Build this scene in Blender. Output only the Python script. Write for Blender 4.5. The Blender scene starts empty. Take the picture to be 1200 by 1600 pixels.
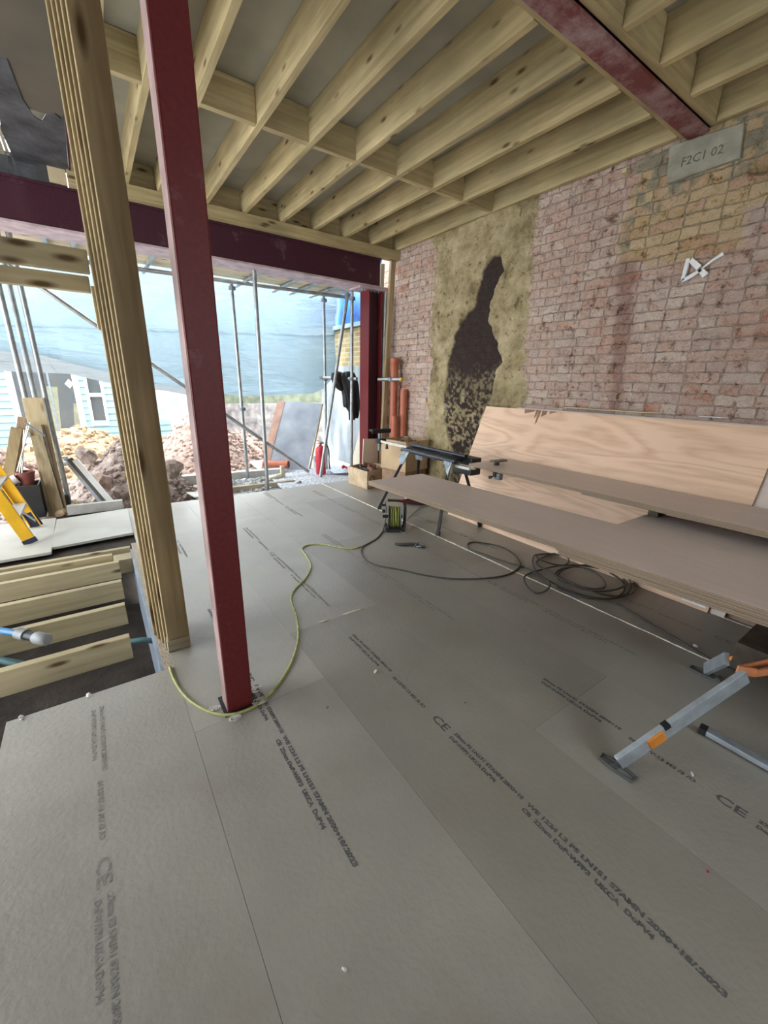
import bpy, math, random
import numpy as np
from mathutils import Vector, Matrix, noise as mnoise
random.seed(7)
rng = np.random.RandomState(7)
S = bpy.context.scene
COL = S.collection

# ------------------------------------------------------------------ camera
F_PX, PITCH, YAW, ROLL = 636.6, 0.3062, -0.6138, 0.0237
cam_data = bpy.data.cameras.new('camera')
cam = bpy.data.objects.new('camera', cam_data)
COL.objects.link(cam)
cp, sp = math.cos(PITCH), math.sin(PITCH)
Rz = Matrix.Rotation(YAW, 3, 'Z')
fwd = Rz @ Vector((0, cp, -sp))
up0 = Rz @ Vector((0, sp, cp))
rt0 = Rz @ Vector((1, 0, 0))
rt = math.cos(ROLL) * rt0 + math.sin(ROLL) * up0
up = -math.sin(ROLL) * rt0 + math.cos(ROLL) * up0
M = Matrix((rt, up, -fwd)).transposed().to_4x4()
M.translation = (0, 0, 1.394)
cam.matrix_world = M
cam_data.sensor_fit = 'VERTICAL'
cam_data.sensor_height = 32.0
cam_data.lens = F_PX / 1600.0 * 32.0
cam_data.clip_start = 0.02
cam_data.clip_end = 200
S.camera = cam

# ------------------------------------------------------------------ daylight and exposure
world = bpy.data.worlds.new('overcast_sky')
S.world = world
world.use_nodes = True
wn = world.node_tree.nodes
bg = wn['Background']
bg.inputs[0].default_value = (0.90, 0.955, 1.0, 1)
bg.inputs[1].default_value = 2.2
S.view_settings.view_transform = 'Standard'
S.view_settings.look = 'None'
S.view_settings.gamma = 1.0
S.view_settings.use_curve_mapping = False
S.view_settings.exposure = 2.12

# ------------------------------------------------------------------ measured outlines, metres
CABLE_GREEN = [[0.12, 2.014, 0.006], [0.123, 1.901, 0.006], [0.148, 1.753, 0.006], [0.199, 1.628, 0.006], [0.265, 1.545, 0.006], [0.345, 1.518, 0.006], [0.438, 1.539, 0.006], [0.554, 1.619, 0.006], [0.666, 1.743, 0.006], [0.764, 1.902, 0.006], [0.843, 2.114, 0.006], [0.889, 2.307, 0.006], [0.962, 2.426, 0.006], [1.107, 2.555, 0.006], [1.229, 2.727, 0.006], [1.278, 2.932, 0.006], [1.307, 3.075, 0.006], [1.382, 3.133, 0.006], [1.491, 3.101, 0.006], [1.601, 2.945, 0.006], [1.692, 2.855, 0.006], [1.789, 2.864, 0.006]]
CABLE_PLAIN = [[2.541, 3.582, 0.006], [2.355, 3.303, 0.006], [2.161, 3.081, 0.006], [1.992, 2.942, 0.006], [1.853, 2.878, 0.006], [1.774, 2.839, 0.006], [1.694, 2.721, 0.006], [1.654, 2.577, 0.006], [1.684, 2.443, 0.006], [1.784, 2.297, 0.006], [1.89, 2.112, 0.006], [2.019, 1.968, 0.006], [2.204, 1.851, 0.006], [2.384, 1.789, 0.006], [2.525, 1.792, 0.006], [2.654, 1.837, 0.006], [2.764, 1.947, 0.006], [2.839, 2.096, 0.006], [2.836, 2.238, 0.006], [2.768, 2.353, 0.006], [2.708, 2.409, 0.006], [2.637, 2.397, 0.006], [2.567, 2.298, 0.006], [2.591, 2.134, 0.006], [2.613, 1.979, 0.006], [2.659, 1.791, 0.006]]
CABLE_COIL = [[2.659, 1.791, 0.006], [2.612, 1.582, 0.006], [2.592, 1.36, 0.006], [2.669, 1.193, 0.006], [2.823, 1.096, 0.006], [2.982, 1.101, 0.006], [3.139, 1.188, 0.006], [3.251, 1.378, 0.006], [3.271, 1.632, 0.006], [3.132, 1.815, 0.006], [2.962, 1.887, 0.006], [2.809, 1.828, 0.006], [2.674, 1.712, 0.006], [2.622, 1.601, 0.006], [2.553, 1.499, 0.006], [2.454, 1.447, 0.006], [2.371, 1.467, 0.006], [2.361, 1.54, 0.006], [2.417, 1.62, 0.006], [2.541, 1.69, 0.006], [2.686, 1.691, 0.006], [2.916, 1.616, 0.006], [3.117, 1.462, 0.006], [3.144, 1.285, 0.006], [3.043, 1.188, 0.006], [2.888, 1.172, 0.006], [2.749, 1.26, 0.006], [2.683, 1.416, 0.006], [2.702, 1.589, 0.006], [2.769, 1.75, 0.006], [2.889, 1.823, 0.006], [3.057, 1.796, 0.006], [3.08, 1.674, 0.006], [2.961, 1.645, 0.006], [2.869, 1.76, 0.006], [2.905, 1.859, 0.006], [3.106, 1.798, 0.006], [3.239, 1.53, 0.006], [3.163, 1.26, 0.006], [2.999, 1.136, 0.006], [2.841, 1.126, 0.006], [2.704, 1.235, 0.006], [2.69, 1.447, 0.006], [2.757, 1.58, 0.006], [2.894, 1.602, 0.006], [3.004, 1.505, 0.006], [2.991, 1.343, 0.006], [2.877, 1.258, 0.006], [2.73, 1.273, 0.006], [2.655, 1.399, 0.006], [2.704, 1.524, 0.006], [2.861, 1.581, 0.006], [3.118, 1.49, 0.006], [3.098, 1.276, 0.006], [2.928, 1.147, 0.006], [2.683, 1.134, 0.006], [2.563, 1.271, 0.006], [2.574, 1.45, 0.006]]
CABLE_TAIL = [[2.574, 1.45, 0.006], [2.647, 1.249, 0.006], [2.718, 1.152, 0.006], [2.692, 0.992, 0.006], [2.632, 0.813, 0.006], [2.598, 0.679, 0.006], [2.554, 0.553, 0.006], [2.545, 0.463, 0.006], [2.55, 0.369, 0.006]]
CABLE_BACK = [[2.322, 2.899, 0.006], [2.363, 3.067, 0.006], [2.97, 3.501, 0.006], [3.151, 3.515, 0.006], [3.328, 3.506, 0.006]]
RENDER_POLY = [[4.351, 3.054], [4.253, 2.865], [4.257, 2.661], [4.279, 2.383], [4.284, 2.166], [4.257, 1.712], [4.254, 1.236], [4.264, 0.732], [4.399, 0.358], [4.271, -0.368], [2.579, 0.094], [2.74, 1.165], [2.698, 1.345], [2.804, 1.481], [2.816, 1.666], [2.825, 2.023], [2.838, 2.253], [2.86, 2.585], [2.86, 2.899], [2.858, 3.099], [4.106, 3.284]]
SCAR_POLY = [[3.257, 2.671], [3.187, 2.519], [3.257, 2.425], [3.316, 2.289], [3.357, 2.056], [3.184, 1.826], [3.107, 1.643], [3.187, 1.52], [3.201, 1.276], [3.32, 1.021], [3.399, 0.676], [3.395, 0.203], [3.727, 0.131], [3.704, 0.578], [3.855, 0.802], [3.937, 1.027], [3.966, 1.317], [3.915, 1.62], [3.847, 1.921], [3.732, 2.119], [3.575, 2.227], [3.539, 2.401], [3.46, 2.574], [3.367, 2.669]]
STOCK_POLY = [[2.019, 2.851], [1.939, 3.028], [1.793, 3.046], [1.264, 3.12], [1.034, 2.874], [0.952, 2.535], [1.238, 2.532], [1.231, 2.314], [1.432, 2.29], [1.654, 2.28], [1.955, 2.349], [2.079, 2.519]]
CEMENT_POLY = [[1.992, 3.066], [1.742, 3.091], [1.36, 3.065], [1.136, 3.066], [1.023, 2.716], [1.216, 2.781], [1.292, 2.767], [1.485, 2.784], [1.669, 2.747], [1.753, 2.652], [1.894, 2.69], [1.989, 2.319], [2.088, 2.43], [1.993, 2.717]]
CHASE_POLY = [[2.009, 2.369], [1.855, 2.383], [1.84, 2.067], [1.778, 1.225], [1.869, 1.193], [1.937, 1.638], [1.976, 2.037]]
PADSTONE = [[1.781, 3.049], [1.35, 3.021], [1.328, 2.827], [1.754, 2.819]]
MARK = [[[1.503, 2.292], [1.51, 2.154]], [[1.513, 2.151], [1.402, 2.205]], [[1.485, 2.281], [1.421, 2.22]], [[1.403, 2.209], [1.352, 2.251], [1.294, 2.282]], [[1.415, 2.211], [1.37, 2.164]]]
HOLES = [[[1.274, 2.761], [1.211, 2.763], [1.172, 2.727], [1.19, 2.7], [1.259, 2.722]], [[0.99, 1.747], [0.894, 1.744], [0.888, 1.721], [0.98, 1.73]], [[2.192, 2.735], [2.132, 2.745], [2.084, 2.707], [2.13, 2.683]]]
# ------------------------------------------------------------------ mesh helpers
class MB:
    def __init__(self):
        self.v, self.f = [], []
    def add(self, vs, fs):
        n = len(self.v)
        self.v += [tuple(p) for p in vs]
        self.f += [tuple(i + n for i in f) for f in fs]
        return self
    def box(self, x0, x1, y0, y1, z0, z1):
        vs = [(x, y, z) for z in (z0, z1) for y in (y0, y1) for x in (x0, x1)]
        return self.add(vs, [(0, 2, 3, 1), (4, 5, 7, 6), (0, 1, 5, 4), (2, 6, 7, 3), (0, 4, 6, 2), (1, 3, 7, 5)])
    def bar(self, a, b, w, h, upv=(0, 0, 1)):
        """rectangular bar from a to b, w across, h along the up vector"""
        a, b, u = Vector(a), Vector(b), Vector(upv)
        d = (b - a).normalized()
        s = d.cross(u).normalized()
        u = s.cross(d).normalized()
        vs = []
        for p in (a, b):
            for i, j in ((-1, -1), (1, -1), (1, 1), (-1, 1)):
                vs.append(p + s * (i * w / 2) + u * (j * h / 2))
        return self.add(vs, [(0, 3, 2, 1), (4, 5, 6, 7), (0, 1, 5, 4), (1, 2, 6, 5), (2, 3, 7, 6), (3, 0, 4, 7)])
    def tube(self, pts, r, n=12, caps=True, closed=False):
        pts = [Vector(p) for p in pts]
        rs = r if isinstance(r, (list, tuple)) else [r] * len(pts)
        m = len(pts)
        base = len(self.v)
        prev = None
        for i, p in enumerate(pts):
            if closed:
                t = (pts[(i + 1) % m] - pts[i - 1]).normalized()
            else:
                t = (pts[min(i + 1, m - 1)] - pts[max(i - 1, 0)]).normalized()
            if prev is None:
                q = Vector((0, 0, 1)) if abs(t.z) < .9 else Vector((1, 0, 0))
                prev = (q - t * q.dot(t)).normalized()
            else:
                prev = (prev - t * prev.dot(t)).normalized()
            s = t.cross(prev)
            for k in range(n):
                a = 2 * math.pi * k / n
                self.v.append(tuple(p + (prev * math.cos(a) + s * math.sin(a)) * rs[i]))
        for i in range(m if closed else m - 1):
            for k in range(n):
                a, b = base + i * n, base + ((i + 1) % m) * n
                self.f.append((a + k, a + (k + 1) % n, b + (k + 1) % n, b + k))
        if caps and not closed:
            self.f.append(tuple(base + k for k in range(n))[::-1])
            self.f.append(tuple(base + (m - 1) * n + k for k in range(n)))
        return self
    def prism(self, poly, vec):
        """closed polygon (3D points) pushed along vec"""
        n = len(poly)
        p = [Vector(q) for q in poly]
        q = [a + Vector(vec) for a in p]
        fs = [tuple(range(n))[::-1], tuple(range(n, 2 * n))]
        for i in range(n):
            j = (i + 1) % n
            fs.append((i, j, n + j, n + i))
        return self.add(p + q, fs)
    def lathe(self, prof, c, n=20, axis='Z'):
        base = len(self.v)
        for r, z in prof:
            for k in range(n):
                a = 2 * math.pi * k / n
                l = (r * math.cos(a), r * math.sin(a), z)
                if axis == 'Y': l = (l[0], l[2], l[1])
                if axis == 'X': l = (l[2], l[0], l[1])
                self.v.append((c[0] + l[0], c[1] + l[1], c[2] + l[2]))
        m = len(prof)
        for i in range(m - 1):
            for k in range(n):
                self.f.append((base + i * n + k, base + i * n + (k + 1) % n, base + (i + 1) * n + (k + 1) % n, base + (i + 1) * n + k))
        self.f.append(tuple(base + k for k in range(n))[::-1])
        self.f.append(tuple(base + (m - 1) * n + k for k in range(n)))
        return self
    def rot(self, ang, axis, c):
        R = Matrix.Rotation(ang, 3, axis)
        c = Vector(c)
        self.v = [tuple(R @ (Vector(p) - c) + c) for p in self.v]
        return self
    def rock(self, c, r, seed, sub=1, squash=(1, 1, .75)):
        ico = ICO[sub]
        off = Vector((seed * 3.17 % 50, seed * 1.71 % 50, seed * .93 % 50))
        Rm = Matrix.Rotation(seed * 1.3 % 6.28, 3, 'Z') @ Matrix.Rotation(seed * 2.1 % 6.28, 3, 'X')
        n = len(self.v)
        for v in ico[0]:
            k = 1 + .55 * mnoise.noise(v * 1.3 + off)
            p = Rm @ Vector((v.x * squash[0], v.y * squash[1], v.z * squash[2])) * (k * r)
            self.v.append((c[0] + p.x, c[1] + p.y, c[2] + p.z))
        self.f += [tuple(i + n for i in f) for f in ico[1]]
        return self

def _ico(sub):
    import bmesh
    bm = bmesh.new()
    bmesh.ops.create_icosphere(bm, subdivisions=sub, radius=1)
    bm.verts.index_update()
    r = ([v.co.copy() for v in bm.verts], [tuple(v.index for v in f.verts) for f in bm.faces])
    bm.free()
    return r
ICO = {s: _ico(s) for s in (1, 2, 3)}

def tag(o, label=None, cat=None, group=None, kind=None):
    if label: o['label'] = label
    if cat: o['category'] = cat
    if group: o['group'] = group
    if kind: o['kind'] = kind
    return o

def mk(name, mb, m, parent=None, bevel=0, smooth=False, root=None, fixn=True):
    """one mesh object; vertices are given in world space, shifted to the parent's origin"""
    me = bpy.data.meshes.new(name)
    off = Vector((0, 0, 0))
    p = parent
    while p is not None:
        off += p.location
        p = p.parent
    if parent is None:
        off = Vector(root) if root is not None else Vector(mb.v[0])
    me.from_pydata([tuple(Vector(v) - off) for v in mb.v], [], mb.f)
    if fixn:
        import bmesh
        bm = bmesh.new(); bm.from_mesh(me)
        bmesh.ops.recalc_face_normals(bm, faces=bm.faces)
        bm.to_mesh(me); bm.free()
    me.materials.append(m)
    o = bpy.data.objects.new(name, me)
    COL.objects.link(o)
    if parent is None: o.location = off
    else: o.parent = parent
    if bevel:
        b = o.modifiers.new('bevel', 'BEVEL'); b.width = bevel; b.segments = 2; b.limit_method = 'ANGLE'
    if smooth:
        me.polygons.foreach_set('use_smooth', [True] * len(me.polygons))
        if smooth != 'all':
            try: me.set_sharp_from_angle(angle=math.radians(42))
            except Exception: pass
    return o

def empty(name, loc, label, cat, group=None):
    o = bpy.data.objects.new(name, None)
    COL.objects.link(o)
    o.location = loc
    o.empty_display_size = .1
    return tag(o, label, cat, group)

def copy_tree(o, loc=None, rotz=None):
    c = o.copy(); COL.objects.link(c)
    for ch in list(o.children):
        d = ch.copy(); COL.objects.link(d); d.parent = c
        for g in list(ch.children):
            e = g.copy(); COL.objects.link(e); e.parent = d
    if loc is not None: c.location = loc
    if rotz is not None: c.rotation_euler.z = rotz
    return c

# ------------------------------------------------------------------ materials
def newmat(name):
    m = bpy.data.materials.new(name); m.use_nodes = True
    nt = m.node_tree
    return m, nt, nt.nodes, nt.links, nt.nodes['Principled BSDF']

def ramp(N, stops):
    r = N.new('ShaderNodeValToRGB'); e = r.color_ramp.elements
    while len(e) < len(stops): e.new(.5)
    for i, (p, c) in enumerate(stops):
        e[i].position = p; e[i].color = (c[0], c[1], c[2], 1)
    return r

def mixc(N, L, fac, a, b, mode='MIX'):
    m = N.new('ShaderNodeMix'); m.data_type = 'RGBA'; m.blend_type = mode
    for i, v in ((0, fac), (6, a), (7, b)):
        if hasattr(v, 'is_output'): L.new(v, m.inputs[i])
        elif i == 0: m.inputs[0].default_value = v
        else: m.inputs[i].default_value = (v[0], v[1], v[2], 1)
    return m.outputs[2]

def flat(name, col, rough=.6, metal=0, var=.12, scale=8, bump=.0, bscale=60, spec=None, col2=None, stretch=(1, 1, 1)):
    m, nt, N, L, P = newmat(name)
    tc = N.new('ShaderNodeTexCoord'); mp = N.new('ShaderNodeMapping'); mp.inputs[3].default_value = stretch
    L.new(tc.outputs['Object'], mp.inputs[0])
    n = N.new('ShaderNodeTexNoise'); n.inputs['Scale'].default_value = scale; n.inputs['Detail'].default_value = 6
    L.new(mp.outputs[0], n.inputs[0])
    c2 = col2 or tuple(min(1, c * (1 + var * 2)) for c in col)
    c1 = tuple(c * (1 - var * 2) for c in col) if col2 is None else col
    r = ramp(N, [(.3, c1), (.7, c2)])
    L.new(n.outputs[0], r.inputs[0]); L.new(r.outputs[0], P.inputs['Base Color'])
    P.inputs['Roughness'].default_value = rough; P.inputs['Metallic'].default_value = metal
    if spec is not None: P.inputs['Specular IOR Level'].default_value = spec
    if bump:
        nb = N.new('ShaderNodeTexNoise'); nb.inputs['Scale'].default_value = bscale; nb.inputs['Detail'].default_value = 4
        L.new(tc.outputs['Object'], nb.inputs[0])
        b = N.new('ShaderNodeBump'); b.inputs['Strength'].default_value = bump; b.inputs['Distance'].default_value = .01
        L.new(nb.outputs[0], b.inputs['Height']); L.new(b.outputs[0], P.inputs['Normal'])
    return m

def timber(name, light, dark, axis='Y', knot=(.12, .07, .03), rough=.65):
    """sawn softwood: long grain along one axis, scattered knots"""
    m, nt, N, L, P = newmat(name)
    tc = N.new('ShaderNodeTexCoord'); oi = N.new('ShaderNodeObjectInfo')
    ad = N.new('ShaderNodeVectorMath'); ad.operation = 'ADD'
    sc = N.new('ShaderNodeVectorMath'); sc.operation = 'SCALE'; sc.inputs[3].default_value = 37.0
    cb = N.new('ShaderNodeCombineXYZ')
    for i in range(3): L.new(oi.outputs['Random'], cb.inputs[i])
    L.new(cb.outputs[0], sc.inputs[0]); L.new(tc.outputs['Object'], ad.inputs[0]); L.new(sc.outputs[0], ad.inputs[1])
    mp = N.new('ShaderNodeMapping')
    st = {'X': (1.1, 18, 18), 'Y': (18, 1.1, 18), 'Z': (18, 18, 1.1)}[axis]
    mp.inputs[3].default_value = st
    L.new(ad.outputs[0], mp.inputs[0])
    n1 = N.new('ShaderNodeTexNoise'); n1.inputs['Scale'].default_value = 1.6; n1.inputs['Detail'].default_value = 8; n1.inputs['Distortion'].default_value = .6
    L.new(mp.outputs[0], n1.inputs[0])
    r = ramp(N, [(.28, dark), (.52, tuple((a + b) / 2 for a, b in zip(light, dark))), (.75, light)])
    L.new(n1.outputs[0], r.inputs[0])
    mk_ = N.new('ShaderNodeMapping')
    ks = {'X': (3.0, 10, 10), 'Y': (10, 3.6, 10), 'Z': (8, 8, 2.0)}[axis]
    mk_.inputs[3].default_value = ks
    L.new(ad.outputs[0], mk_.inputs[0])
    vo = N.new('ShaderNodeTexVoronoi'); vo.inputs['Scale'].default_value = 1.0
    L.new(mk_.outputs[0], vo.inputs[0])
    rk = ramp(N, [(.07, (1, 1, 1)), (.19, (0, 0, 0))])
    L.new(vo.outputs['Distance'], rk.inputs[0])
    col = mixc(N, L, rk.outputs[0], r.outputs[0], knot)
    n3 = N.new('ShaderNodeTexNoise'); n3.inputs['Scale'].default_value = 2.0; n3.inputs['Detail'].default_value = 3
    L.new(ad.outputs[0], n3.inputs[0])
    r3 = ramp(N, [(.3, (.78, .78, .76)), (.7, (1.12, 1.1, 1.05))])
    L.new(n3.outputs[0], r3.inputs[0])
    col = mixc(N, L, 1.0, col, r3.outputs[0], 'MULTIPLY')
    L.new(col, P.inputs['Base Color']); P.inputs['Roughness'].default_value = rough
    P.inputs['Specular IOR Level'].default_value = .25
    b = N.new('ShaderNodeBump'); b.inputs['Strength'].default_value = .25; b.inputs['Distance'].default_value = .004
    L.new(n1.outputs[0], b.inputs['Height']); L.new(b.outputs[0], P.inputs['Normal'])
    return m

TL, TD = (.55, .45, .26), (.35, .275, .14)
JOIST = timber('treated_timber_y', TL, TD, 'Y')
JOISTX = timber('treated_timber_x', TL, TD, 'X')
STUD = timber('treated_timber_z', (.50, .39, .23), (.31, .235, .13), 'Z')
TRENCHT = timber('sawn_timber_x', (.58, .50, .33), (.42, .35, .22), 'X')
WEATHERED = timber('weathered_timber', (.50, .45, .34), (.30, .26, .19), 'X')
PALEPLY = timber('pale_board', (.72, .60, .40), (.55, .44, .28), 'Z')

def redox(name, col, chalk=.25, rough=.45):
    m, nt, N, L, P = newmat(name)
    tc = N.new('ShaderNodeTexCoord')
    n = N.new('ShaderNodeTexNoise'); n.inputs['Scale'].default_value = 4; n.inputs['Detail'].default_value = 10; n.inputs['Roughness'].default_value = .7
    L.new(tc.outputs['Object'], n.inputs[0])
    r = ramp(N, [(.44 if chalk > .5 else .6, (0, 0, 0)), (.64, (chalk, chalk, chalk))])
    L.new(n.outputs[0], r.inputs[0])
    P.inputs['Specular IOR Level'].default_value = .3
    c = mixc(N, L, r.outputs[0], col, (.42, .30, .30))
    n2 = N.new('ShaderNodeTexNoise'); n2.inputs['Scale'].default_value = 60; n2.inputs['Detail'].default_value = 4
    L.new(tc.outputs['Object'], n2.inputs[0])
    r2 = ramp(N, [(.3, (.82, .82, .82)), (.7, (1.1, 1.1, 1.1))]); L.new(n2.outputs[0], r2.inputs[0])
    c = mixc(N, L, 1.0, c, r2.outputs[0], 'MULTIPLY')
    L.new(c, P.inputs['Base Color']); P.inputs['Roughness'].default_value = rough
    b = N.new('ShaderNodeBump'); b.inputs['Strength'].default_value = .15; b.inputs['Distance'].default_value = .003
    L.new(n2.outputs[0], b.inputs['Height']); L.new(b.outputs[0], P.inputs['Normal'])
    return m
REDPOST = redox('red_oxide_post', (.150, .016, .018), .08, .5)
REDBEAM = redox('red_oxide_scuffed', (.17, .045, .045), .85)
PURPLE = redox('purple_oxide_beam', (.055, .014, .026), .12, .45)

GALV = flat('galvanised_tube', (.36, .38, .38), .38, .75, .12, 12)
BLACKM = flat('black_metal', (.018, .019, .022), .4, .3, .1, 20)
DKPLAST = flat('black_plastic', (.015, .016, .018), .5)
GREYM = flat('grey_steel_bracket', (.22, .25, .28), .45, .6, .1, 20)
ALU = flat('aluminium', (.50, .56, .62), .38, .55, .08, 20)
ALUW = flat('bright_aluminium', (.78, .78, .72), .3, .6, .05, 20)
ORANGE = flat('orange_plastic', (.75, .26, .03), .45)
COPPER = flat('orange_channel', (.55, .20, .08), .5)
PIPE = flat('orange_drain_pipe', (.42, .115, .055), .42, 0, .06)
CARD = flat('cardboard', (.52, .37, .22), .8, 0, .06, 5, .1, 40)
WHITE = flat('white_paint', (.82, .83, .82), .5, 0, .03)
FOAM = flat('cream_bead', (.78, .75, .62), .6, 0, .05, 30, .3)
FOAMW = flat('white_scraps', (.85, .84, .80), .7)
REDPL = flat('red_enamel', (.55, .03, .05), .35)
CABG = flat('green_yellow_cable', (.42, .44, .16), .5, 0, .15, 30)
CABK = flat('dark_cable', (.070, .066, .058), .55, 0, .1, 30)
CABGR = flat('grey_cable', (.30, .30, .22), .5)
YELLOW = flat('yellow_fibreglass', (.75, .42, .015), .4, 0, .06)
NAVY = flat('dark_blue_rubber', (.012, .018, .05), .5)
BLUEP = flat('blue_water_pipe', (.015, .17, .38), .4)
GREENP = flat('dark_green_pipe', (.04, .11, .12), .5)
GREYP = flat('grey_coupling', (.22, .23, .235), .45)
SOIL = flat('dark_soil', (.030, .022, .016), .95, 0, .3, 6, .6, 30)
MEMB = flat('grey_blue_membrane', (.24, .28, .34), .45, 0, .15, 6)
CONC = flat('concrete', (.47, .46, .43), .85, 0, .12, 7, .4, 80)
PADC = flat('padstone_concrete', (.30, .29, .225), .85, 0, .12, 9, .4, 80)
CHIPE = flat('chipboard_edge', (.42, .35, .27), .9, 0, .35, 220, .5, 300)
JACKET = flat('black_cloth', (.018, .017, .019), .6, 0, .3, 6, .5, 22)
SOCKS = flat('brown_rag', (.22, .15, .10), .9, 0, .3, 25, .6, 60)
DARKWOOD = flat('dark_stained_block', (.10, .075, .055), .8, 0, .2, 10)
INK = flat('printing_ink', (.115, .115, .115), .8, 0, .25, 90)
INKF = flat('faded_printing_ink', (.265, .255, .235), .8, 0, .2, 90)
PINKB = flat('pinkish_white_flange', (.50, .38, .40), .55, 0, .15, 8)
CREAMB = flat('cream_panel', (.62, .56, .44), .7, 0, .05, 4)
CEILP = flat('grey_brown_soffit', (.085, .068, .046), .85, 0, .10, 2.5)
BITU = flat('bitumen', (.045, .045, .05), .7, 0, .4, 5, .5, 20)
EARTH = flat('clay_soil', (.27, .21, .17), .95, 0, .2, 5, .6, 25)
STONEA = flat('broken_brick_rubble', (.22, .14, .11), .95, 0, .0, 14, .6, 60, col2=(.44, .33, .27))
STONEB = flat('yellow_clay_rubble', (.24, .15, .08), .95, 0, .0, 14, .6, 60, col2=(.48, .36, .23))
STONEC = flat('dark_clay_lumps', (.12, .08, .065), .95, 0, .0, 12, .7, 60, col2=(.46, .38, .33))
STONED = flat('white_chalky_debris', (.18, .17, .16), .95, 0, .0, 18, .5, 60, col2=(.62, .64, .64))
SPECK = flat('splattered_slab', (.22, .22, .24), .8, 0, 0, 30, .4, 90, col2=(.80, .85, .90))
DECKUP = flat('chipboard_deck_underside', (.36, .34, .27), .85, 0, .07, 3)
SCAFB = timber('scaffold_board', (.80, .72, .55), (.60, .50, .34), 'X')

def plywood(name, a, b, rough=.55, scale=1.0, wave=True, ax=(1, .35, 2.2)):
    m, nt, N, L, P = newmat(name)
    tc = N.new('ShaderNodeTexCoord'); mp = N.new('ShaderNodeMapping'); mp.inputs[3].default_value = ax
    L.new(tc.outputs['Object'], mp.inputs[0])
    n = N.new('ShaderNodeTexNoise'); n.inputs['Scale'].default_value = 1.3 * scale; n.inputs['Detail'].default_value = 2; n.inputs['Distortion'].default_value = .8
    L.new(mp.outputs[0], n.inputs[0])
    mu = N.new('ShaderNodeMath'); mu.operation = 'MULTIPLY'; mu.inputs[1].default_value = 24
    L.new(n.outputs[0], mu.inputs[0])
    fr = N.new('ShaderNodeMath'); fr.operation = 'PINGPONG'; fr.inputs[1].default_value = 1
    L.new(mu.outputs[0], fr.inputs[0])
    n2 = N.new('ShaderNodeTexNoise'); n2.inputs['Scale'].default_value = 40; n2.inputs['Detail'].default_value = 5
    mp2 = N.new('ShaderNodeMapping'); mp2.inputs[3].default_value = (1, .12, 1)
    L.new(tc.outputs['Object'], mp2.inputs[0]); L.new(mp2.outputs[0], n2.inputs[0])
    mx = N.new('ShaderNodeMath'); mx.operation = 'MULTIPLY_ADD'; mx.inputs[1].default_value = .7 if wave else .1
    L.new(fr.outputs[0], mx.inputs[0]); L.new(n2.outputs[0], mx.inputs[2])
    r = ramp(N, [(.35, b), (1.0, a)])
    L.new(mx.outputs[0], r.inputs[0]); L.new(r.outputs[0], P.inputs['Base Color'])
    P.inputs['Roughness'].default_value = rough
    return m
PLYF = plywood('okoume_plywood_face', (.86, .60, .42), (.68, .43, .28), .5)
PLYG = plywood('film_grey_plywood_face', (.74, .63, .57), (.66, .56, .50), .45, .6, False)

PLYB = plywood('brown_plywood_face', (.30, .20, .14), (.22, .14, .095), .6)  # brown ply, colour also darkened for the shadow past the front sheet
def plyedge(name):
    m, nt, N, L, P = newmat(name)
    tc = N.new('ShaderNodeTexCoord'); sx = N.new('ShaderNodeSeparateXYZ'); L.new(tc.outputs['Object'], sx.inputs[0])
    mu = N.new('ShaderNodeMath'); mu.operation = 'MULTIPLY'; mu.inputs[1].default_value = 190
    L.new(sx.outputs[2], mu.inputs[0])
    fr = N.new('ShaderNodeMath'); fr.operation = 'PINGPONG'; fr.inputs[1].default_value = 1
    L.new(mu.outputs[0], fr.inputs[0])
    r = ramp(N, [(.3, (.15, .10, .065)), (.7, (.36, .27, .18))]); L.new(fr.outputs[0], r.inputs[0])
    L.new(r.outputs[0], P.inputs['Base Color']); P.inputs['Roughness'].default_value = .8
    return m
PLYE = plyedge('plywood_edge')

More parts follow.
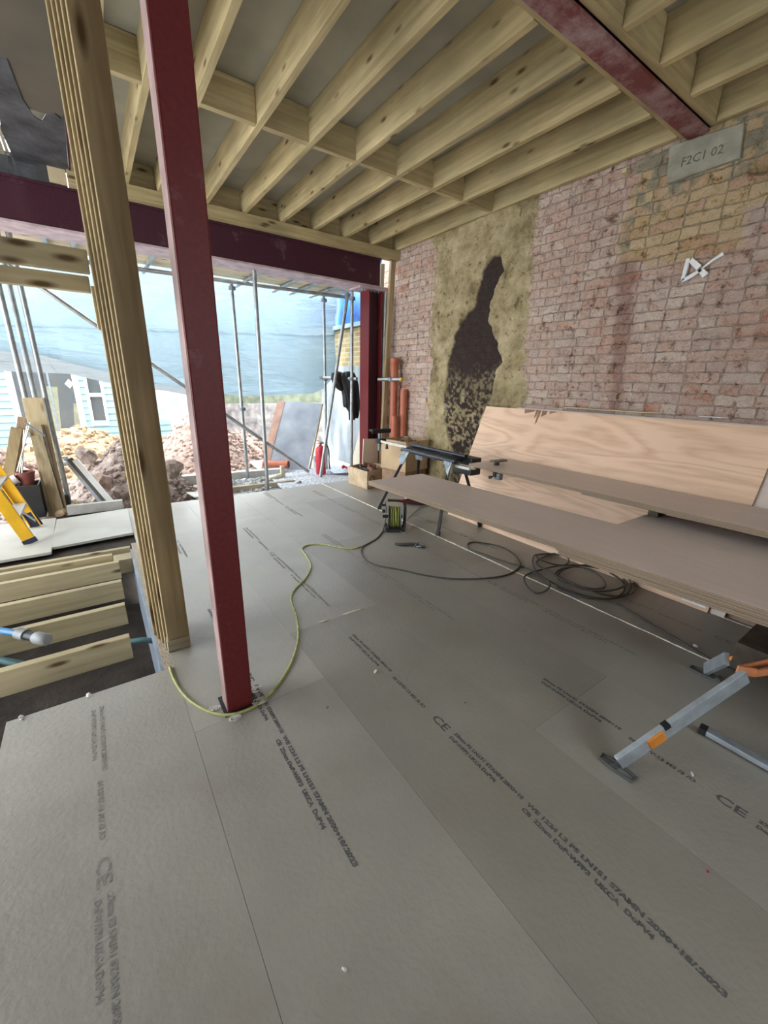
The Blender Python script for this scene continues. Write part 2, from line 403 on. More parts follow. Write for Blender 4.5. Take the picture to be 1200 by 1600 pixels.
# ------------------------------------------------------------------ floor (chipboard decking under a grey protective film)
def floor_mat():
    m, nt, N, L, P = newmat('grey_film_chipboard'); P.inputs['Specular IOR Level'].default_value = .9
    tc = N.new('ShaderNodeTexCoord')
    at = N.new('ShaderNodeAttribute'); at.attribute_name = 'tone'
    base = ramp(N, [(0, (.260, .244, .208)), (.5, (.345, .328, .288)), (1, (.42, .40, .358))])
    L.new(at.outputs['Fac'], base.inputs[0])
    n = N.new('ShaderNodeTexNoise'); n.inputs['Scale'].default_value = 1.6; n.inputs['Detail'].default_value = 5; n.inputs['Roughness'].default_value = .6
    L.new(tc.outputs['Object'], n.inputs[0])
    r = ramp(N, [(.3, (.86, .86, .87)), (.7, (1.10, 1.09, 1.06))]); L.new(n.outputs[0], r.inputs[0])
    c = mixc(N, L, 1.0, base.outputs[0], r.outputs[0], 'MULTIPLY')
    # brown scuffs near the cut edge and grey-white dust
    n2 = N.new('ShaderNodeTexNoise'); n2.inputs['Scale'].default_value = 2.3; n2.inputs['Detail'].default_value = 6; n2.inputs['Roughness'].default_value = .55
    L.new(tc.outputs['Object'], n2.inputs[0])
    r2 = ramp(N, [(.50, (0, 0, 0)), (.80, (.55, .55, .55))]); L.new(n2.outputs[0], r2.inputs[0])
    c = mixc(N, L, r2.outputs[0], c, (.27, .22, .17))
    vo = N.new('ShaderNodeTexVoronoi'); vo.inputs['Scale'].default_value = 9; L.new(tc.outputs['Object'], vo.inputs[0])
    r3 = ramp(N, [(.02, (.6, .6, .6)), (.035, (0, 0, 0))]); L.new(vo.outputs['Distance'], r3.inputs[0])
    n4 = N.new('ShaderNodeTexNoise'); n4.inputs['Scale'].default_value = 1.2; L.new(tc.outputs['Object'], n4.inputs[0])
    r4 = ramp(N, [(.5, (0, 0, 0)), (.6, (1, 1, 1))]); L.new(n4.outputs[0], r4.inputs[0])
    f = mixc(N, L, 1.0, r3.outputs[0], r4.outputs[0], 'MULTIPLY')
    c = mixc(N, L, f, c, (.08, .08, .08))
    L.new(c, P.inputs['Base Color'])
    n5 = N.new('ShaderNodeTexNoise'); n5.inputs['Scale'].default_value = 55; n5.inputs['Detail'].default_value = 3
    L.new(tc.outputs['Object'], n5.inputs[0])
    rr = ramp(N, [(.3, (.36, .36, .36)), (.7, (.48, .48, .48))]); L.new(n.outputs[0], rr.inputs[0])
    L.new(rr.outputs[0], P.inputs['Roughness'])
    b = N.new('ShaderNodeBump'); b.inputs['Strength'].default_value = .30; b.inputs['Distance'].default_value = .007
    L.new(n5.outputs[0], b.inputs['Height']); L.new(b.outputs[0], P.inputs['Normal'])
    return m
FLOORM = floor_mat()
TXB = .0012

def board_field():
    """the boards as one mesh, a 1.5 mm open joint between them, one tone value per board"""
    rects = []
    strips = [(-.5, .14, -3.0, 2.01)] + [(.14 + .6 * k, .14 + .6 * (k + 1) if k < 5 else 3.69, -3.0, 5.17) for k in range(6)]
    joints = [[], [1.52, -.9], [-.25, 1.965, 4.2], [.75, 3.1], [-.4, 2.05, 4.4], [.9, 3.3], [-.2, 2.2, 4.5]]
    for (x0, x1, y0, y1), js in zip(strips, joints):
        ys = [y0] + sorted(j for j in js if y0 < j < y1) + [y1]
        for a, b in zip(ys, ys[1:]): rects.append((x0, x1, a, b))
    rects += [(-3.0, -.5, -3.0, 1.75)]
    mb = MB(); tones = []
    g = .0006
    for i, (x0, x1, y0, y1) in enumerate(rects):
        mb.box(x0 + g, x1 - g, y0 + g, y1 - g, -.022, 0)
        tones += [[.55, .35, .62, .8, .45, .3, .7, .5][i % 8] if i else .62] * 6
    o = mk('floor', mb, FLOORM, root=(0, 0, 0), fixn=False)
    at = o.data.attributes.new('tone', 'FLOAT', 'FACE')
    at.data.foreach_set('value', tones)
    return tag(o, kind='structure')
floor = board_field()
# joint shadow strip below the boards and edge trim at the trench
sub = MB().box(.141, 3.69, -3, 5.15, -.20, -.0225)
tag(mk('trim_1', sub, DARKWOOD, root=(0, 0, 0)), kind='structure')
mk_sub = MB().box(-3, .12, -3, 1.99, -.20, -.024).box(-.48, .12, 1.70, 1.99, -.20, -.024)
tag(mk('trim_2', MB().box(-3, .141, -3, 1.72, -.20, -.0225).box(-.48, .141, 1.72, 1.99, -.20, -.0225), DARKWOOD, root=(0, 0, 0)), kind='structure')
tag(mk('trim_3', MB().box(.098, .140, 2.012, 4.0, -.30, -.002), CHIPE, root=(0, 0, 0)), kind='structure')
tag(mk('trim_4', MB().box(.080, .097, 2.012, 3.9, -.62, -.018), MEMB, root=(0, 0, 0)), kind='structure')
tag(mk('trim_5', MB().box(-3, .08, 2.0, 4.1, -.70, -.60).box(-3, .16, 1.93, 1.99, -.7, -.21).box(-3, .16, 4.0, 5.3, -.7, -.03), SOIL, root=(0, 0, 0)), kind='structure')

# printed lettering on the boards: reads from the far end towards the camera
def text_mesh(txt, size, name='printed_text', bold=0.0):
    cu = bpy.data.curves.new(name, 'FONT'); cu.body = txt; cu.size = size; cu.extrude = 0.0003; cu.offset = bold; cu.resolution_u = 2
    o = bpy.data.objects.new(name, cu); COL.objects.link(o)
    dg = bpy.context.evaluated_depsgraph_get(); dg.update()
    me = bpy.data.meshes.new_from_object(o.evaluated_get(dg))
    bpy.data.objects.remove(o)
    return me
def placed_text(me, m, loc, parent, rotz=0, name='printed_text', sx=1.0, mw=None):
    me2 = me
    o = bpy.data.objects.new(name, me2); COL.objects.link(o)
    if not me2.materials: me2.materials.append(m)
    o.parent = parent
    o.location = loc
    o.rotation_euler = (0, 0, rotz)
    o.scale = (sx, 1, 1)
    return o
rows = [('WE 1224 L2 P5 LN151 S7AMN 2000+18/.2023', 0.0, .030, .021), ('CB  22mm DoP-WFP3  UKCA  DoPV4', -.034, .030, .021),
        ('06 L2/4V-13 M3 /3 /O', -.006, -1, .022), ('CE', -.022, -1, .052), ('22mm P5 LN151 STAMN 2000+18', 0.0, -1, .021), ('DoP-WFP3 UKCA DoPV4', -.034, -1, .021)]
tm = {k: {r[0]: text_mesh(r[0], r[3], bold=.0011) for r in rows} for k in ('ink', 'faded')}
def w_of(me): return max(v.co.x for v in me.vertices)
def message(x, y0, mat_, key, whole=True, part2=True):
    """one repeat of the board printing, 1.77 m long from y0 towards the camera"""
    sets = [('22mm P5 LN151 STAMN 2000+18', 0.0, 0, .38), ('DoP-WFP3 UKCA DoPV4', -.030, .01, .30), ('06 L2/4V-13 M3 /3 /O', -.015, .42, .24), ('CE', -.024, .72, .09),
            ('22mm P5 LN151 STAMN 2000+18', 0.0, .84, .34), ('DoP-WFP3 UKCA DoPV4', -.030, .84, .24)]
    if part2: sets += [('WE 1224 L2 P5 LN151 S7AMN 2000+18/.2023', 0.0, 1.20, .57), ('CB  22mm DoP-WFP3  UKCA  DoPV4', -.030, 1.20, .42)]
    for t, dx, dy, w in sets:
        me = tm[key][t]
        placed_text(me, mat_, (x + dx + .004, y0 - dy, .0008), floor, -math.pi / 2, sx=w / w_of(me))
for me in tm['faded'].values(): me.materials.append(INKF)
message(1.03, 1.76, INK, 'ink')
message(.43, 2.50, INK, 'ink')
message(-.18, 1.90, INK, 'faded')
message(1.64, .92, INK, 'ink')
message(1.06, 3.88, INK, 'faded')
message(1.635, 3.32, INK, 'faded')
message(2.24, 2.52, INK, 'faded')
message(2.26, 4.86, INK, 'faded')
message(2.77, 3.34, INK, 'faded', part2=False)
message(1.68, 5.10, INK, 'faded', part2=False)
message(.44, 4.60, INK, 'faded', part2=False)
message(2.84, 1.30, INK, 'faded')

# filler bead between two boards, with lumps
def bead(x, y0, y1, r, name, z=.0):
    pts, rs = [], []
    y = y0
    while y < y1:
        pts.append((x + random.uniform(-.002, .002), y, z)); rs.append(r * random.uniform(.5, 1.3)); y += .035
    mb = MB().tube(pts, rs, 8)
    return mk(name, mb, FOAM, floor, smooth='all')
bead(2.54, .44, 5.17, .0055, 'filler_bead')
bead(3.14, .20, .72, .0045, 'filler_bead')
cb = MB()
for a, b in ((.93, 1.0), (1.09, 1.24)):
    cb.tube([(a, 1.975, .001), ((a + b) / 2, 1.973, .002), (b, 1.97, .001)], [.003, .006, .004], 8)
mk('filler_bead', cb, FOAM, floor, smooth='all')

# ------------------------------------------------------------------ numpy noise
def vnoise(u, v, seed=0):
    r = np.random.RandomState(seed).rand(256, 256)
    iu, iv = np.floor(u).astype(int), np.floor(v).astype(int)
    fu, fv = u - iu, v - iv
    fu = fu * fu * (3 - 2 * fu); fv = fv * fv * (3 - 2 * fv)
    g = lambda a, b: r[a % 256, b % 256]
    return (g(iu, iv) * (1 - fu) + g(iu + 1, iv) * fu) * (1 - fv) + (g(iu, iv + 1) * (1 - fu) + g(iu + 1, iv + 1) * fu) * fv
def fbm(u, v, o=4, seed=0):
    s, a = 0, .5
    for i in range(o):
        s = s + a * vnoise(u * 2 ** i + 17 * i, v * 2 ** i + 31 * i, seed + i); a *= .5
    return s / (1 - .5 ** o)
def sdf(poly, u, v):
    """signed distance, positive inside"""
    p = np.array(poly); d = np.full(u.shape, 1e9); ins = np.zeros(u.shape, bool)
    for i in range(len(p)):
        a, b = p[i], p[(i + 1) % len(p)]
        e = b - a; w0, w1 = u - a[0], v - a[1]
        t = np.clip((w0 * e[0] + w1 * e[1]) / (e @ e + 1e-12), 0, 1)
        d = np.minimum(d, np.hypot(w0 - e[0] * t, w1 - e[1] * t))
        c = ((a[1] > v) != (b[1] > v)) & (u < (b[0] - a[0]) * (v - a[1]) / (b[1] - a[1] + 1e-12) + a[0])
        ins ^= c
    return np.where(ins, d, -d)
def grid_faces(nu, nv):
    i = np.arange(nu - 1)[:, None] * nv + np.arange(nv - 1)[None, :]
    return np.stack([i, i + nv, i + nv + 1, i + 1], -1).reshape(-1, 4)
def grid_obj(name, co, nu, nv, m, parent=None, smooth=True, solid=0, root=(0, 0, 0)):
    me = bpy.data.meshes.new(name)
    co = co.reshape(-1, 3) - np.array(root)
    fs = grid_faces(nu, nv)
    me.vertices.add(len(co)); me.vertices.foreach_set('co', co.ravel())
    me.loops.add(fs.size); me.loops.foreach_set('vertex_index', fs.ravel())
    me.polygons.add(len(fs)); me.polygons.foreach_set('loop_start', np.arange(0, fs.size, 4))
    me.polygons.foreach_set('loop_total', np.full(len(fs), 4))
    me.update(calc_edges=True); me.validate()
    if smooth: me.polygons.foreach_set('use_smooth', [True] * len(fs))
    me.materials.append(m)
    o = bpy.data.objects.new(name, me); COL.objects.link(o); o.location = root
    if parent: o.parent = parent
    if solid:
        s = o.modifiers.new('thickness', 'SOLIDIFY'); s.thickness = solid; s.offset = 0
    return o

# ------------------------------------------------------------------ party wall: brick, cement patch, soot scar, stock-brick area
def wall_mat():
    m, nt, N, L, P = newmat('old_brick_wall')
    tc = N.new('ShaderNodeTexCoord'); sx = N.new('ShaderNodeSeparateXYZ'); L.new(tc.outputs['Object'], sx.inputs[0])
    cb = N.new('ShaderNodeCombineXYZ'); L.new(sx.outputs[1], cb.inputs[0]); L.new(sx.outputs[2], cb.inputs[1])
    nd = N.new('ShaderNodeTexNoise'); nd.inputs['Scale'].default_value = 9; nd.inputs['Detail'].default_value = 10; nd.inputs['Roughness'].default_value = .74
    L.new(cb.outputs[0], nd.inputs[0])
    sb = N.new('ShaderNodeVectorMath'); sb.operation = 'SUBTRACT'; sb.inputs[1].default_value = (.5, .5, .5)
    L.new(nd.outputs['Color'], sb.inputs[0])
    sc = N.new('ShaderNodeVectorMath'); sc.operation = 'SCALE'; sc.inputs[3].default_value = .060
    L.new(sb.outputs[0], sc.inputs[0])
    ad = N.new('ShaderNodeVectorMath'); ad.operation = 'ADD'; L.new(cb.outputs[0], ad.inputs[0]); L.new(sc.outputs[0], ad.inputs[1])
    br = N.new('ShaderNodeTexBrick'); L.new(ad.outputs[0], br.inputs[0])
    br.inputs['Scale'].default_value = 1; br.inputs['Mortar Size'].default_value = .0065; br.inputs['Mortar Smooth'].default_value = .8
    br.inputs['Brick Width'].default_value = .228; br.inputs['Row Height'].default_value = .076; br.inputs['Bias'].default_value = 0
    br.inputs['Color1'].default_value = (0, 0, 0, 1); br.inputs['Color2'].default_value = (1, 1, 1, 1); br.inputs['Mortar'].default_value = (.5, .5, .5, 1)
    br.squash_frequency = 2; br.squash = .52
    big = N.new('ShaderNodeTexNoise'); big.inputs['Scale'].default_value = 1.7; big.inputs['Detail'].default_value = 4
    L.new(tc.outputs['Object'], big.inputs[0])
    # per-brick value, nudged by a broad drift
    mm = N.new('ShaderNodeMath'); mm.operation = 'MULTIPLY_ADD'; mm.inputs[1].default_value = .62
    L.new(br.outputs['Color'], mm.inputs[0])
    mb_ = N.new('ShaderNodeMath'); mb_.operation = 'MULTIPLY_ADD'; mb_.inputs[1].default_value = .9; mb_.inputs[2].default_value = -.26
    L.new(big.outputs[0], mb_.inputs[0]); L.new(mb_.outputs[0], mm.inputs[2])
    pink = ramp(N, [(.05, (.58, .21, .12)), (.20, (.66, .40, .30)), (.42, (.72, .50, .40)), (.60, (.60, .42, .34)), (.78, (.82, .66, .54)), (.90, (.68, .33, .21)), (.98, (.45, .17, .10))])
    L.new(mm.outputs[0], pink.inputs[0])
    stock = ramp(N, [(.1, (.60, .30, .18)), (.35, (.66, .47, .24)), (.6, (.76, .58, .33)), (.9, (.62, .36, .24))])
    L.new(mm.outputs[0], stock.inputs[0])
    za = N.new('ShaderNodeAttribute'); za.attribute_name = 'zone'; zs = N.new('ShaderNodeSeparateColor'); L.new(za.outputs['Color'], zs.inputs[0])
    zb = N.new('ShaderNodeAttribute'); zb.attribute_name = 'zone_b'; zt = N.new('ShaderNodeSeparateColor'); L.new(zb.outputs['Color'], zt.inputs[0])
    c = mixc(N, L, zs.outputs[2], pink.outputs[0], stock.outputs[0])
    # lime-wash residue
    nr = N.new('ShaderNodeTexNoise'); nr.inputs['Scale'].default_value = 14; nr.inputs['Detail'].default_value = 8; nr.inputs['Roughness'].default_value = .72
    L.new(tc.outputs['Object'], nr.inputs[0])
    rr = ramp(N, [(.42, (0, 0, 0)), (.64, (.70, .70, .70))]); L.new(nr.outputs[0], rr.inputs[0])
    inv = N.new('ShaderNodeMath'); inv.operation = 'MULTIPLY_ADD'; inv.inputs[1].default_value = -.6; inv.inputs[2].default_value = 1; L.new(zs.outputs[2], inv.inputs[0])
    wf = N.new('ShaderNodeMath'); wf.operation = 'MULTIPLY'; L.new(rr.outputs[0], wf.inputs[0]); L.new(inv.outputs[0], wf.inputs[1])
    c = mixc(N, L, wf.outputs[0], c, (.80, .66, .57))
    # mortar
    mc = mixc(N, L, zs.outputs[2], (.58, .475, .40), (.44, .39, .27))
    jm = N.new('ShaderNodeTexNoise'); jm.inputs['Scale'].default_value = 22; jm.inputs['Detail'].default_value = 5; L.new(tc.outputs['Object'], jm.inputs[0])
    jr = ramp(N, [(.36, (.30, .25, .22)), (.50, (1, 1, 1))]); L.new(jm.outputs[0], jr.inputs[0])
    mc = mixc(N, L, .8, mc, jr.outputs[0], 'MULTIPLY')
    jf = N.new('ShaderNodeMath'); jf.operation = 'MULTIPLY'; L.new(br.outputs['Fac'], jf.inputs[0])
    jn_ = N.new('ShaderNodeTexNoise'); jn_.inputs['Scale'].default_value = 6; jn_.inputs['Detail'].default_value = 6; L.new(tc.outputs['Object'], jn_.inputs[0])
    jx = ramp(N, [(.36, (.15, .15, .15)), (.62, (1, 1, 1))]); L.new(jn_.outputs[0], jx.inputs[0]); L.new(jx.outputs[0], jf.inputs[1])
    c = mixc(N, L, jf.outputs[0], c, mc)
    c = mixc(N, L, zt.outputs[0], c, (.27, .115, .085))        # chased strip
    cem = mixc(N, L, nr.outputs[0], (.34, .31, .20), (.42, .38, .30))
    c = mixc(N, L, zt.outputs[1], c, cem)
    # cement render
    n6 = N.new('ShaderNodeTexNoise'); n6.inputs['Scale'].default_value = 4.5; n6.inputs['Detail'].default_value = 9; n6.inputs['Roughness'].default_value = .62
    L.new(tc.outputs['Object'], n6.inputs[0])
    r6 = ramp(N, [(.34, (.26, .20, .11)), (.46, (.47, .375, .205)), (.58, (.62, .505, .30)), (.70, (.78, .65, .42))]); L.new(n6.outputs[0], r6.inputs[0])
    c = mixc(N, L, zs.outputs[0], c, r6.outputs[0])
    cr_ = ramp(N, [(.33, (.30, .24, .20)), (.44, (1, 1, 1))]); L.new(nr.outputs[0], cr_.inputs[0])  # shade of the hollows painted into the colour where the relief is low
    c = mixc(N, L, 1.0, c, cr_.outputs[0], 'MULTIPLY')
    # soot scar with render flecks low down
    scol = mixc(N, L, nr.outputs[0], (.022, .014, .012), (.115, .082, .072))
    jn = mixc(N, L, br.outputs['Fac'], scol, (.055, .04, .035))
    c = mixc(N, L, zs.outputs[1], c, jn)
    L.new(c, P.inputs['Base Color']); P.inputs['Roughness'].default_value = .92; P.inputs['Specular IOR Level'].default_value = .15
    # relief
    h1 = N.new('ShaderNodeMath'); h1.operation = 'MULTIPLY_ADD'; h1.inputs[1].default_value = -1.0; h1.inputs[2].default_value = 1
    L.new(br.outputs['Fac'], h1.inputs[0])
    om = N.new('ShaderNodeMath'); om.operation = 'SUBTRACT'; om.inputs[0].default_value = 1; om.use_clamp = True
    L.new(zs.outputs[0], om.inputs[1])
    h2 = N.new('ShaderNodeMath'); h2.operation = 'MULTIPLY'; L.new(h1.outputs[0], h2.inputs[0]); L.new(om.outputs[0], h2.inputs[1])
    h3 = N.new('ShaderNodeMath'); h3.operation = 'MULTIPLY_ADD'; h3.inputs[1].default_value = 2.6; L.new(nr.outputs[0], h3.inputs[0]); h4 = N.new('ShaderNodeMath'); h4.operation = 'MULTIPLY'; h4.inputs[1].default_value = .6; L.new(h2.outputs[0], h4.inputs[0]); L.new(h4.outputs[0], h3.inputs[2])
    b = N.new('ShaderNodeBump'); h5 = N.new('ShaderNodeMath'); h5.operation = 'MULTIPLY'; L.new(n6.outputs[0], h5.inputs[0]); L.new(zs.outputs[0], h5.inputs[1])
    h6 = N.new('ShaderNodeMath'); h6.operation = 'MULTIPLY_ADD'; h6.inputs[1].default_value = 5.0; L.new(h5.outputs[0], h6.inputs[0]); L.new(h3.outputs[0], h6.inputs[2]); h3 = h6
    b.inputs['Strength'].default_value = 1.0; b.inputs['Distance'].default_value = .020
    L.new(h3.outputs[0], b.inputs['Height']); L.new(b.outputs[0], P.inputs['Normal'])
    return m
WALLM = wall_mat()
WX = 3.688
def party_wall():
    y = np.arange(-3.0, 5.46, .0125); z = np.arange(-.3, 3.32, .0125)
    Yg, Zg = np.meshgrid(y, z, indexing='ij')
    wob = (fbm(Yg * 9, Zg * 9, 5, 3) - .5) * .16
    st = lambda d, w=.012: np.clip(d / w + .5, 0, 1)
    R = st(sdf(RENDER_POLY, Yg, Zg) + wob * .9)
    G = st(sdf(SCAR_POLY, Yg, Zg) + wob * .55)
    lowmask = np.clip((1.62 + wob * 2 - Zg) / .5, 0, 1)
    fleck = np.clip((fbm(Yg * 30, Zg * 38, 5, 9) - .47) * 9, 0, 1)
    fleck2 = fleck * (.9 - .5 * np.clip((.9 - Zg) / .5, 0, 1) * (Yg > 3.45))
    G = G * (1 - lowmask * fleck2)
    B = st(sdf(STOCK_POLY, Yg, Zg) + wob * .8, .05)
    CH = st(sdf(CHASE_POLY, Yg, Zg) + wob * .6, .05) * .55
    CE = st(sdf(CEMENT_POLY, Yg, Zg) + wob * 1.3, .05) * np.clip((fbm(Yg * 14, Zg * 14, 4, 21) - .40) * 7, 0, 1)
    hole = np.zeros_like(R)
    for hp in HOLES: hole = np.maximum(hole, st(sdf(hp, Yg, Zg) + wob * .2, .02))
    disp = (fbm(Yg * 3, Zg * 3, 4, 1) - .5) * .02 + (fbm(Yg * 14, Zg * 14, 4, 2) - .5) * .030
    solidR = st(sdf(RENDER_POLY, Yg, Zg) + wob * .9)
    Gs = st(sdf(SCAR_POLY, Yg, Zg) + wob * .55)
    disp = disp + solidR * (1 - Gs) * .022 + hole * (-.07)
    X = WX + .006 - disp
    X = np.minimum(X, WX + .08)
    co = np.stack([X, Yg, Zg], -1)
    o = grid_obj('wall_right', co, len(y), len(z), WALLM)
    for nm, arr in (('zone', (R, G, B)), ('zone_b', (np.maximum(CH, hole * 0), CE, hole))):
        a = o.data.attributes.new(nm, 'FLOAT_COLOR', 'POINT')
        c4 = np.ones(R.shape + (4,)); c4[..., 0], c4[..., 1], c4[..., 2] = arr
        a.data.foreach_set('color', c4.reshape(-1))
    return tag(o, kind='structure')
wr = party_wall()
tag(mk('trim_6', MB().box(3.80, 4.0, -3, 7.5, -.3, 4.5), SOIL, root=(3.8, 0, 0)), kind='structure')

# padstone with stamped characters, chalk-white paint mark
ps = [(WX - .022, a, b) for a, b in PADSTONE]
pad = empty('padstone', (WX, PADSTONE[0][0], PADSTONE[0][1]), 'grey concrete padstone under the ceiling steel, faint stamped characters on its face', 'padstone')
mk('block', MB().prism(ps, (.05, 0, 0)), PADC, pad, bevel=.006)
me = text_mesh('F2C1 02', .072, 'stamped_text', .001)
me.materials.append(flat('dark_stamp', (.13, .125, .10), .9))
to = bpy.data.objects.new('stamped_text', me); COL.objects.link(to); to.parent = pad
# text x runs towards -Y on the wall, text up is +Z, facing -X
Mt = Matrix(((0, 0, -1), (-1, 0, 0), (0, 1, 0))).to_4x4()
Mt.translation = Vector((-.0235, -.10, -.155))
to.matrix_local = Mt @ Matrix.Rotation(-.02, 4, 'Z')
pm = MB()
for (a, b) in MARK[:2]:
    pm.bar((WX - .022, a[0], a[1]), (WX - .022, b[0], b[1]), .004, .022, (1, 0, 0)) if False else None
def stroke(mb, pts, w0, w1):
    P3 = [Vector((WX - .022, p[0], p[1])) for p in pts]
    n = len(P3); L_, R_ = [], []
    for i, p in enumerate(P3):
        t = (P3[min(i + 1, n - 1)] - P3[max(i - 1, 0)]).normalized()
        s = Vector((0, -t.z, t.y)); w = w0 + (w1 - w0) * i / (n - 1)
        L_.append(p + s * w / 2); R_.append(p - s * w / 2)
    mb.prism(L_ + R_[::-1], (.018, 0, 0))
for st_, (a, b) in zip(MARK, ((.026, .022), (.026, .02), (.03, .035), (.006, .022), (.03, .036))): stroke(pm, st_, a, b)
mk('paint_mark', pm, WHITE, wr, fixn=True)
# nail stub / peg on the wall top
tag(mk('wall_peg', MB().bar((3.62, 2.06, 2.985), (3.69, 2.06, 2.985), .035, .03), PALEPLY, bevel=.003), 'small pale wooden peg sticking out of the brick just below the last joist', 'peg')

# ------------------------------------------------------------------ ceiling
ZJ, ZD = 3.07, 3.285
tag(mk('ceiling', MB().box(.17, 3.80, -3.0, 5.16, ZD, ZD + .022).box(-3.0, .17, -3.0, 3.7, ZD, ZD + .022).box(-.20, .17, 3.7, 5.16, ZD, ZD + .022), DECKUP, root=(0, 0, 0)), kind='structure')
# lower soffit sheet left of the post line with its steel edge, blackened end towards the beam
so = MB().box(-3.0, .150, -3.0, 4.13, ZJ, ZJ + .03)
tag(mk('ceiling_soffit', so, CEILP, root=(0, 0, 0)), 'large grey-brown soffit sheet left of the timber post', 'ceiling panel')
edge = MB().box(.150, .165, -3.0, 5.06, ZJ - .01, ZJ + .2)
tag(mk('soffit_edge_angle', edge, PURPLE, bevel=.002), 'thin dark purple steel edge along the soffit sheet beside the timber post', 'steel angle')
pat = MB()
pat.prism([(.149, 4.06, ZJ - .006), (.149, 5.075, ZJ - .006), (-.21, 5.075, ZJ - .006), (-.23, 4.55, ZJ - .006), (-.145, 3.66, ZJ - .006), (-.09, 3.62, ZJ - .006), (-.06, 4.02, ZJ - .006), (-.02, 4.20, ZJ - .006), (.02, 4.24, ZJ - .006), (.05, 4.12, ZJ - .006), (.10, 4.08, ZJ - .006), (.13, 4.12, ZJ - .006)], (0, 0, .0055))
tag(mk('blackened_patch', pat, BITU), 'ragged blackened patch at the end of the soffit above the rear steel beam', 'bitumen patch')
tag(mk('ceiling_strip', MB().box(-.60, -.262, 3.7, 5.078, ZJ + .02, ZJ + .05).box(-3.0, -.62, 3.7, 5.078, ZJ + .02, ZJ + .05).box(-.252, -.232, 3.7, 5.078, ZJ + .02, ZJ + .05), WEATHERED), 'weathered boards with daylight slits above the rear beam at far left', 'board')

ORD = ['first', 'second', 'third', 'fourth', 'fifth', 'sixth', 'seventh', 'eighth', 'ninth']
def joist_mb(xr, y0, y1, w=.045):
    # slightly eased, with a subtle bow cut into segments
    mb = MB(); n = 6; ph = random.uniform(0, 6)
    ys = [y0 + (y1 - y0) * i / n for i in range(n + 1)]
    for y in ys:
        d = .004 * math.sin(ph + y * 1.3)
        for x, z in ((xr - w + d, ZJ), (xr + d, ZJ), (xr + d, ZD - .001), (xr - w + d, ZD - .001)): mb.v.append((x, y, z))
    for i in range(n):
        a, b = i * 4, (i + 1) * 4
        for k in range(4): mb.f.append((a + k, a + (k + 1) % 4, b + (k + 1) % 4, b + k))
    mb.f += [(0, 3, 2, 1), (n * 4, n * 4 + 1, n * 4 + 2, n * 4 + 3)]
    return mb
JR = [3.672, 3.27, 2.87, 2.475, 2.07, 1.665, 1.275, .868, .592]
for i, x in enumerate(JR):
    o = mk('ceiling_joist', joist_mb(x, 1.725, 5.085), JOIST, bevel=.003)
    lab = 'pale green-yellow ceiling joist tight against the brick wall' if i == 0 else 'pale green-yellow timber ceiling joist, %s from the brick wall' % ORD[i]
    tag(o, lab + ', rear bay', 'joist', 'ceiling joists over the rear bay')
JN = [3.672, 3.26, 2.858, 2.458, 2.055]
for i, x in enumerate(JN):
    o = mk('ceiling_joist', joist_mb(x, -3.0, 1.50), JOIST, bevel=.003)
    tag(o, 'timber ceiling joist on the camera side of the scuffed steel, ' + ('against the brick wall' if i == 0 else '%s from the brick wall' % ORD[i]), 'joist', 'ceiling joists over the front bay')
o = mk('ceiling_joist', joist_mb(.345, -.4, 3.02, .035), JOIST, bevel=.002)
tag(o, 'thin pale timber end showing at the top edge between timber post and red post', 'joist')
# noggins between joists at mid span
allx = JR[:]
for i in range(len(JR) - 1):
    x1, x0 = JR[i] - .045, JR[i + 1]
    dark = i in (2, 3)
    o = mk('noggin', MB().box(x0 + .001, x1 - .001, 3.376 + random.uniform(-.01, .012), 3.42, ZJ + .002, ZD - .004), DARKN if False else JOISTX, bevel=.002)
    tag(o, 'short timber noggin between the %s and %s joists from the brick wall' % (ORD[i], ORD[i + 1]), 'noggin', 'noggins across the rear bay')
o = mk('noggin', MB().box(.30, .546, 3.376, 3.42, ZJ + .002, ZD - .004), JOISTX, bevel=.002)
tag(o, 'timber noggin between the timber post and the joist left of the red post', 'noggin', 'noggins across the rear bay')
# timber packers each side of the steel
tag(mk('rim_timber', MB().box(.17, 3.685, 1.677, 1.724, ZJ + .002, ZD), JOISTX, bevel=.003), 'timber packer bolted along the rear side of the scuffed ceiling steel', 'timber')
tag(mk('rim_timber', MB().box(.17, 3.685, 1.502, 1.545, ZJ + .002, ZD), JOISTX, bevel=.003), 'timber packer along the front side of the scuffed ceiling steel', 'timber')
sb_ = MB().box(.17, 3.684, 1.548, 1.674, ZJ - .022, ZJ - .004).box(.17, 3.684, 1.604, 1.616, ZJ - .004, ZD - .01)
tag(mk('ceiling_steel_beam', sb_, REDBEAM, bevel=.002), 'dark red steel beam with whitish scuffs crossing the ceiling to the padstone', 'steel beam')
# rear wall plate and rim
wp = empty('wall_plate', (0, 5.0, 2.96), 'long pale timber plate carrying the joist ends on top of the rear steel beam', 'timber plate')
mk('plate', MB().box(.13, 3.684, 4.985, 5.10, 2.9635, ZJ - .001), JOISTX, wp, bevel=.003)
mk('rim_board', MB().box(.17, 3.684, 5.086, 5.13, 2.9635, ZD), JOISTX, wp)
tag(mk('timber_offcut', MB().box(.0, .125, 5.0, 5.07, 2.966, ZJ - .008), PALEPLY, bevel=.002), 'pale square offcut on the rear beam beside the timber post', 'offcut')

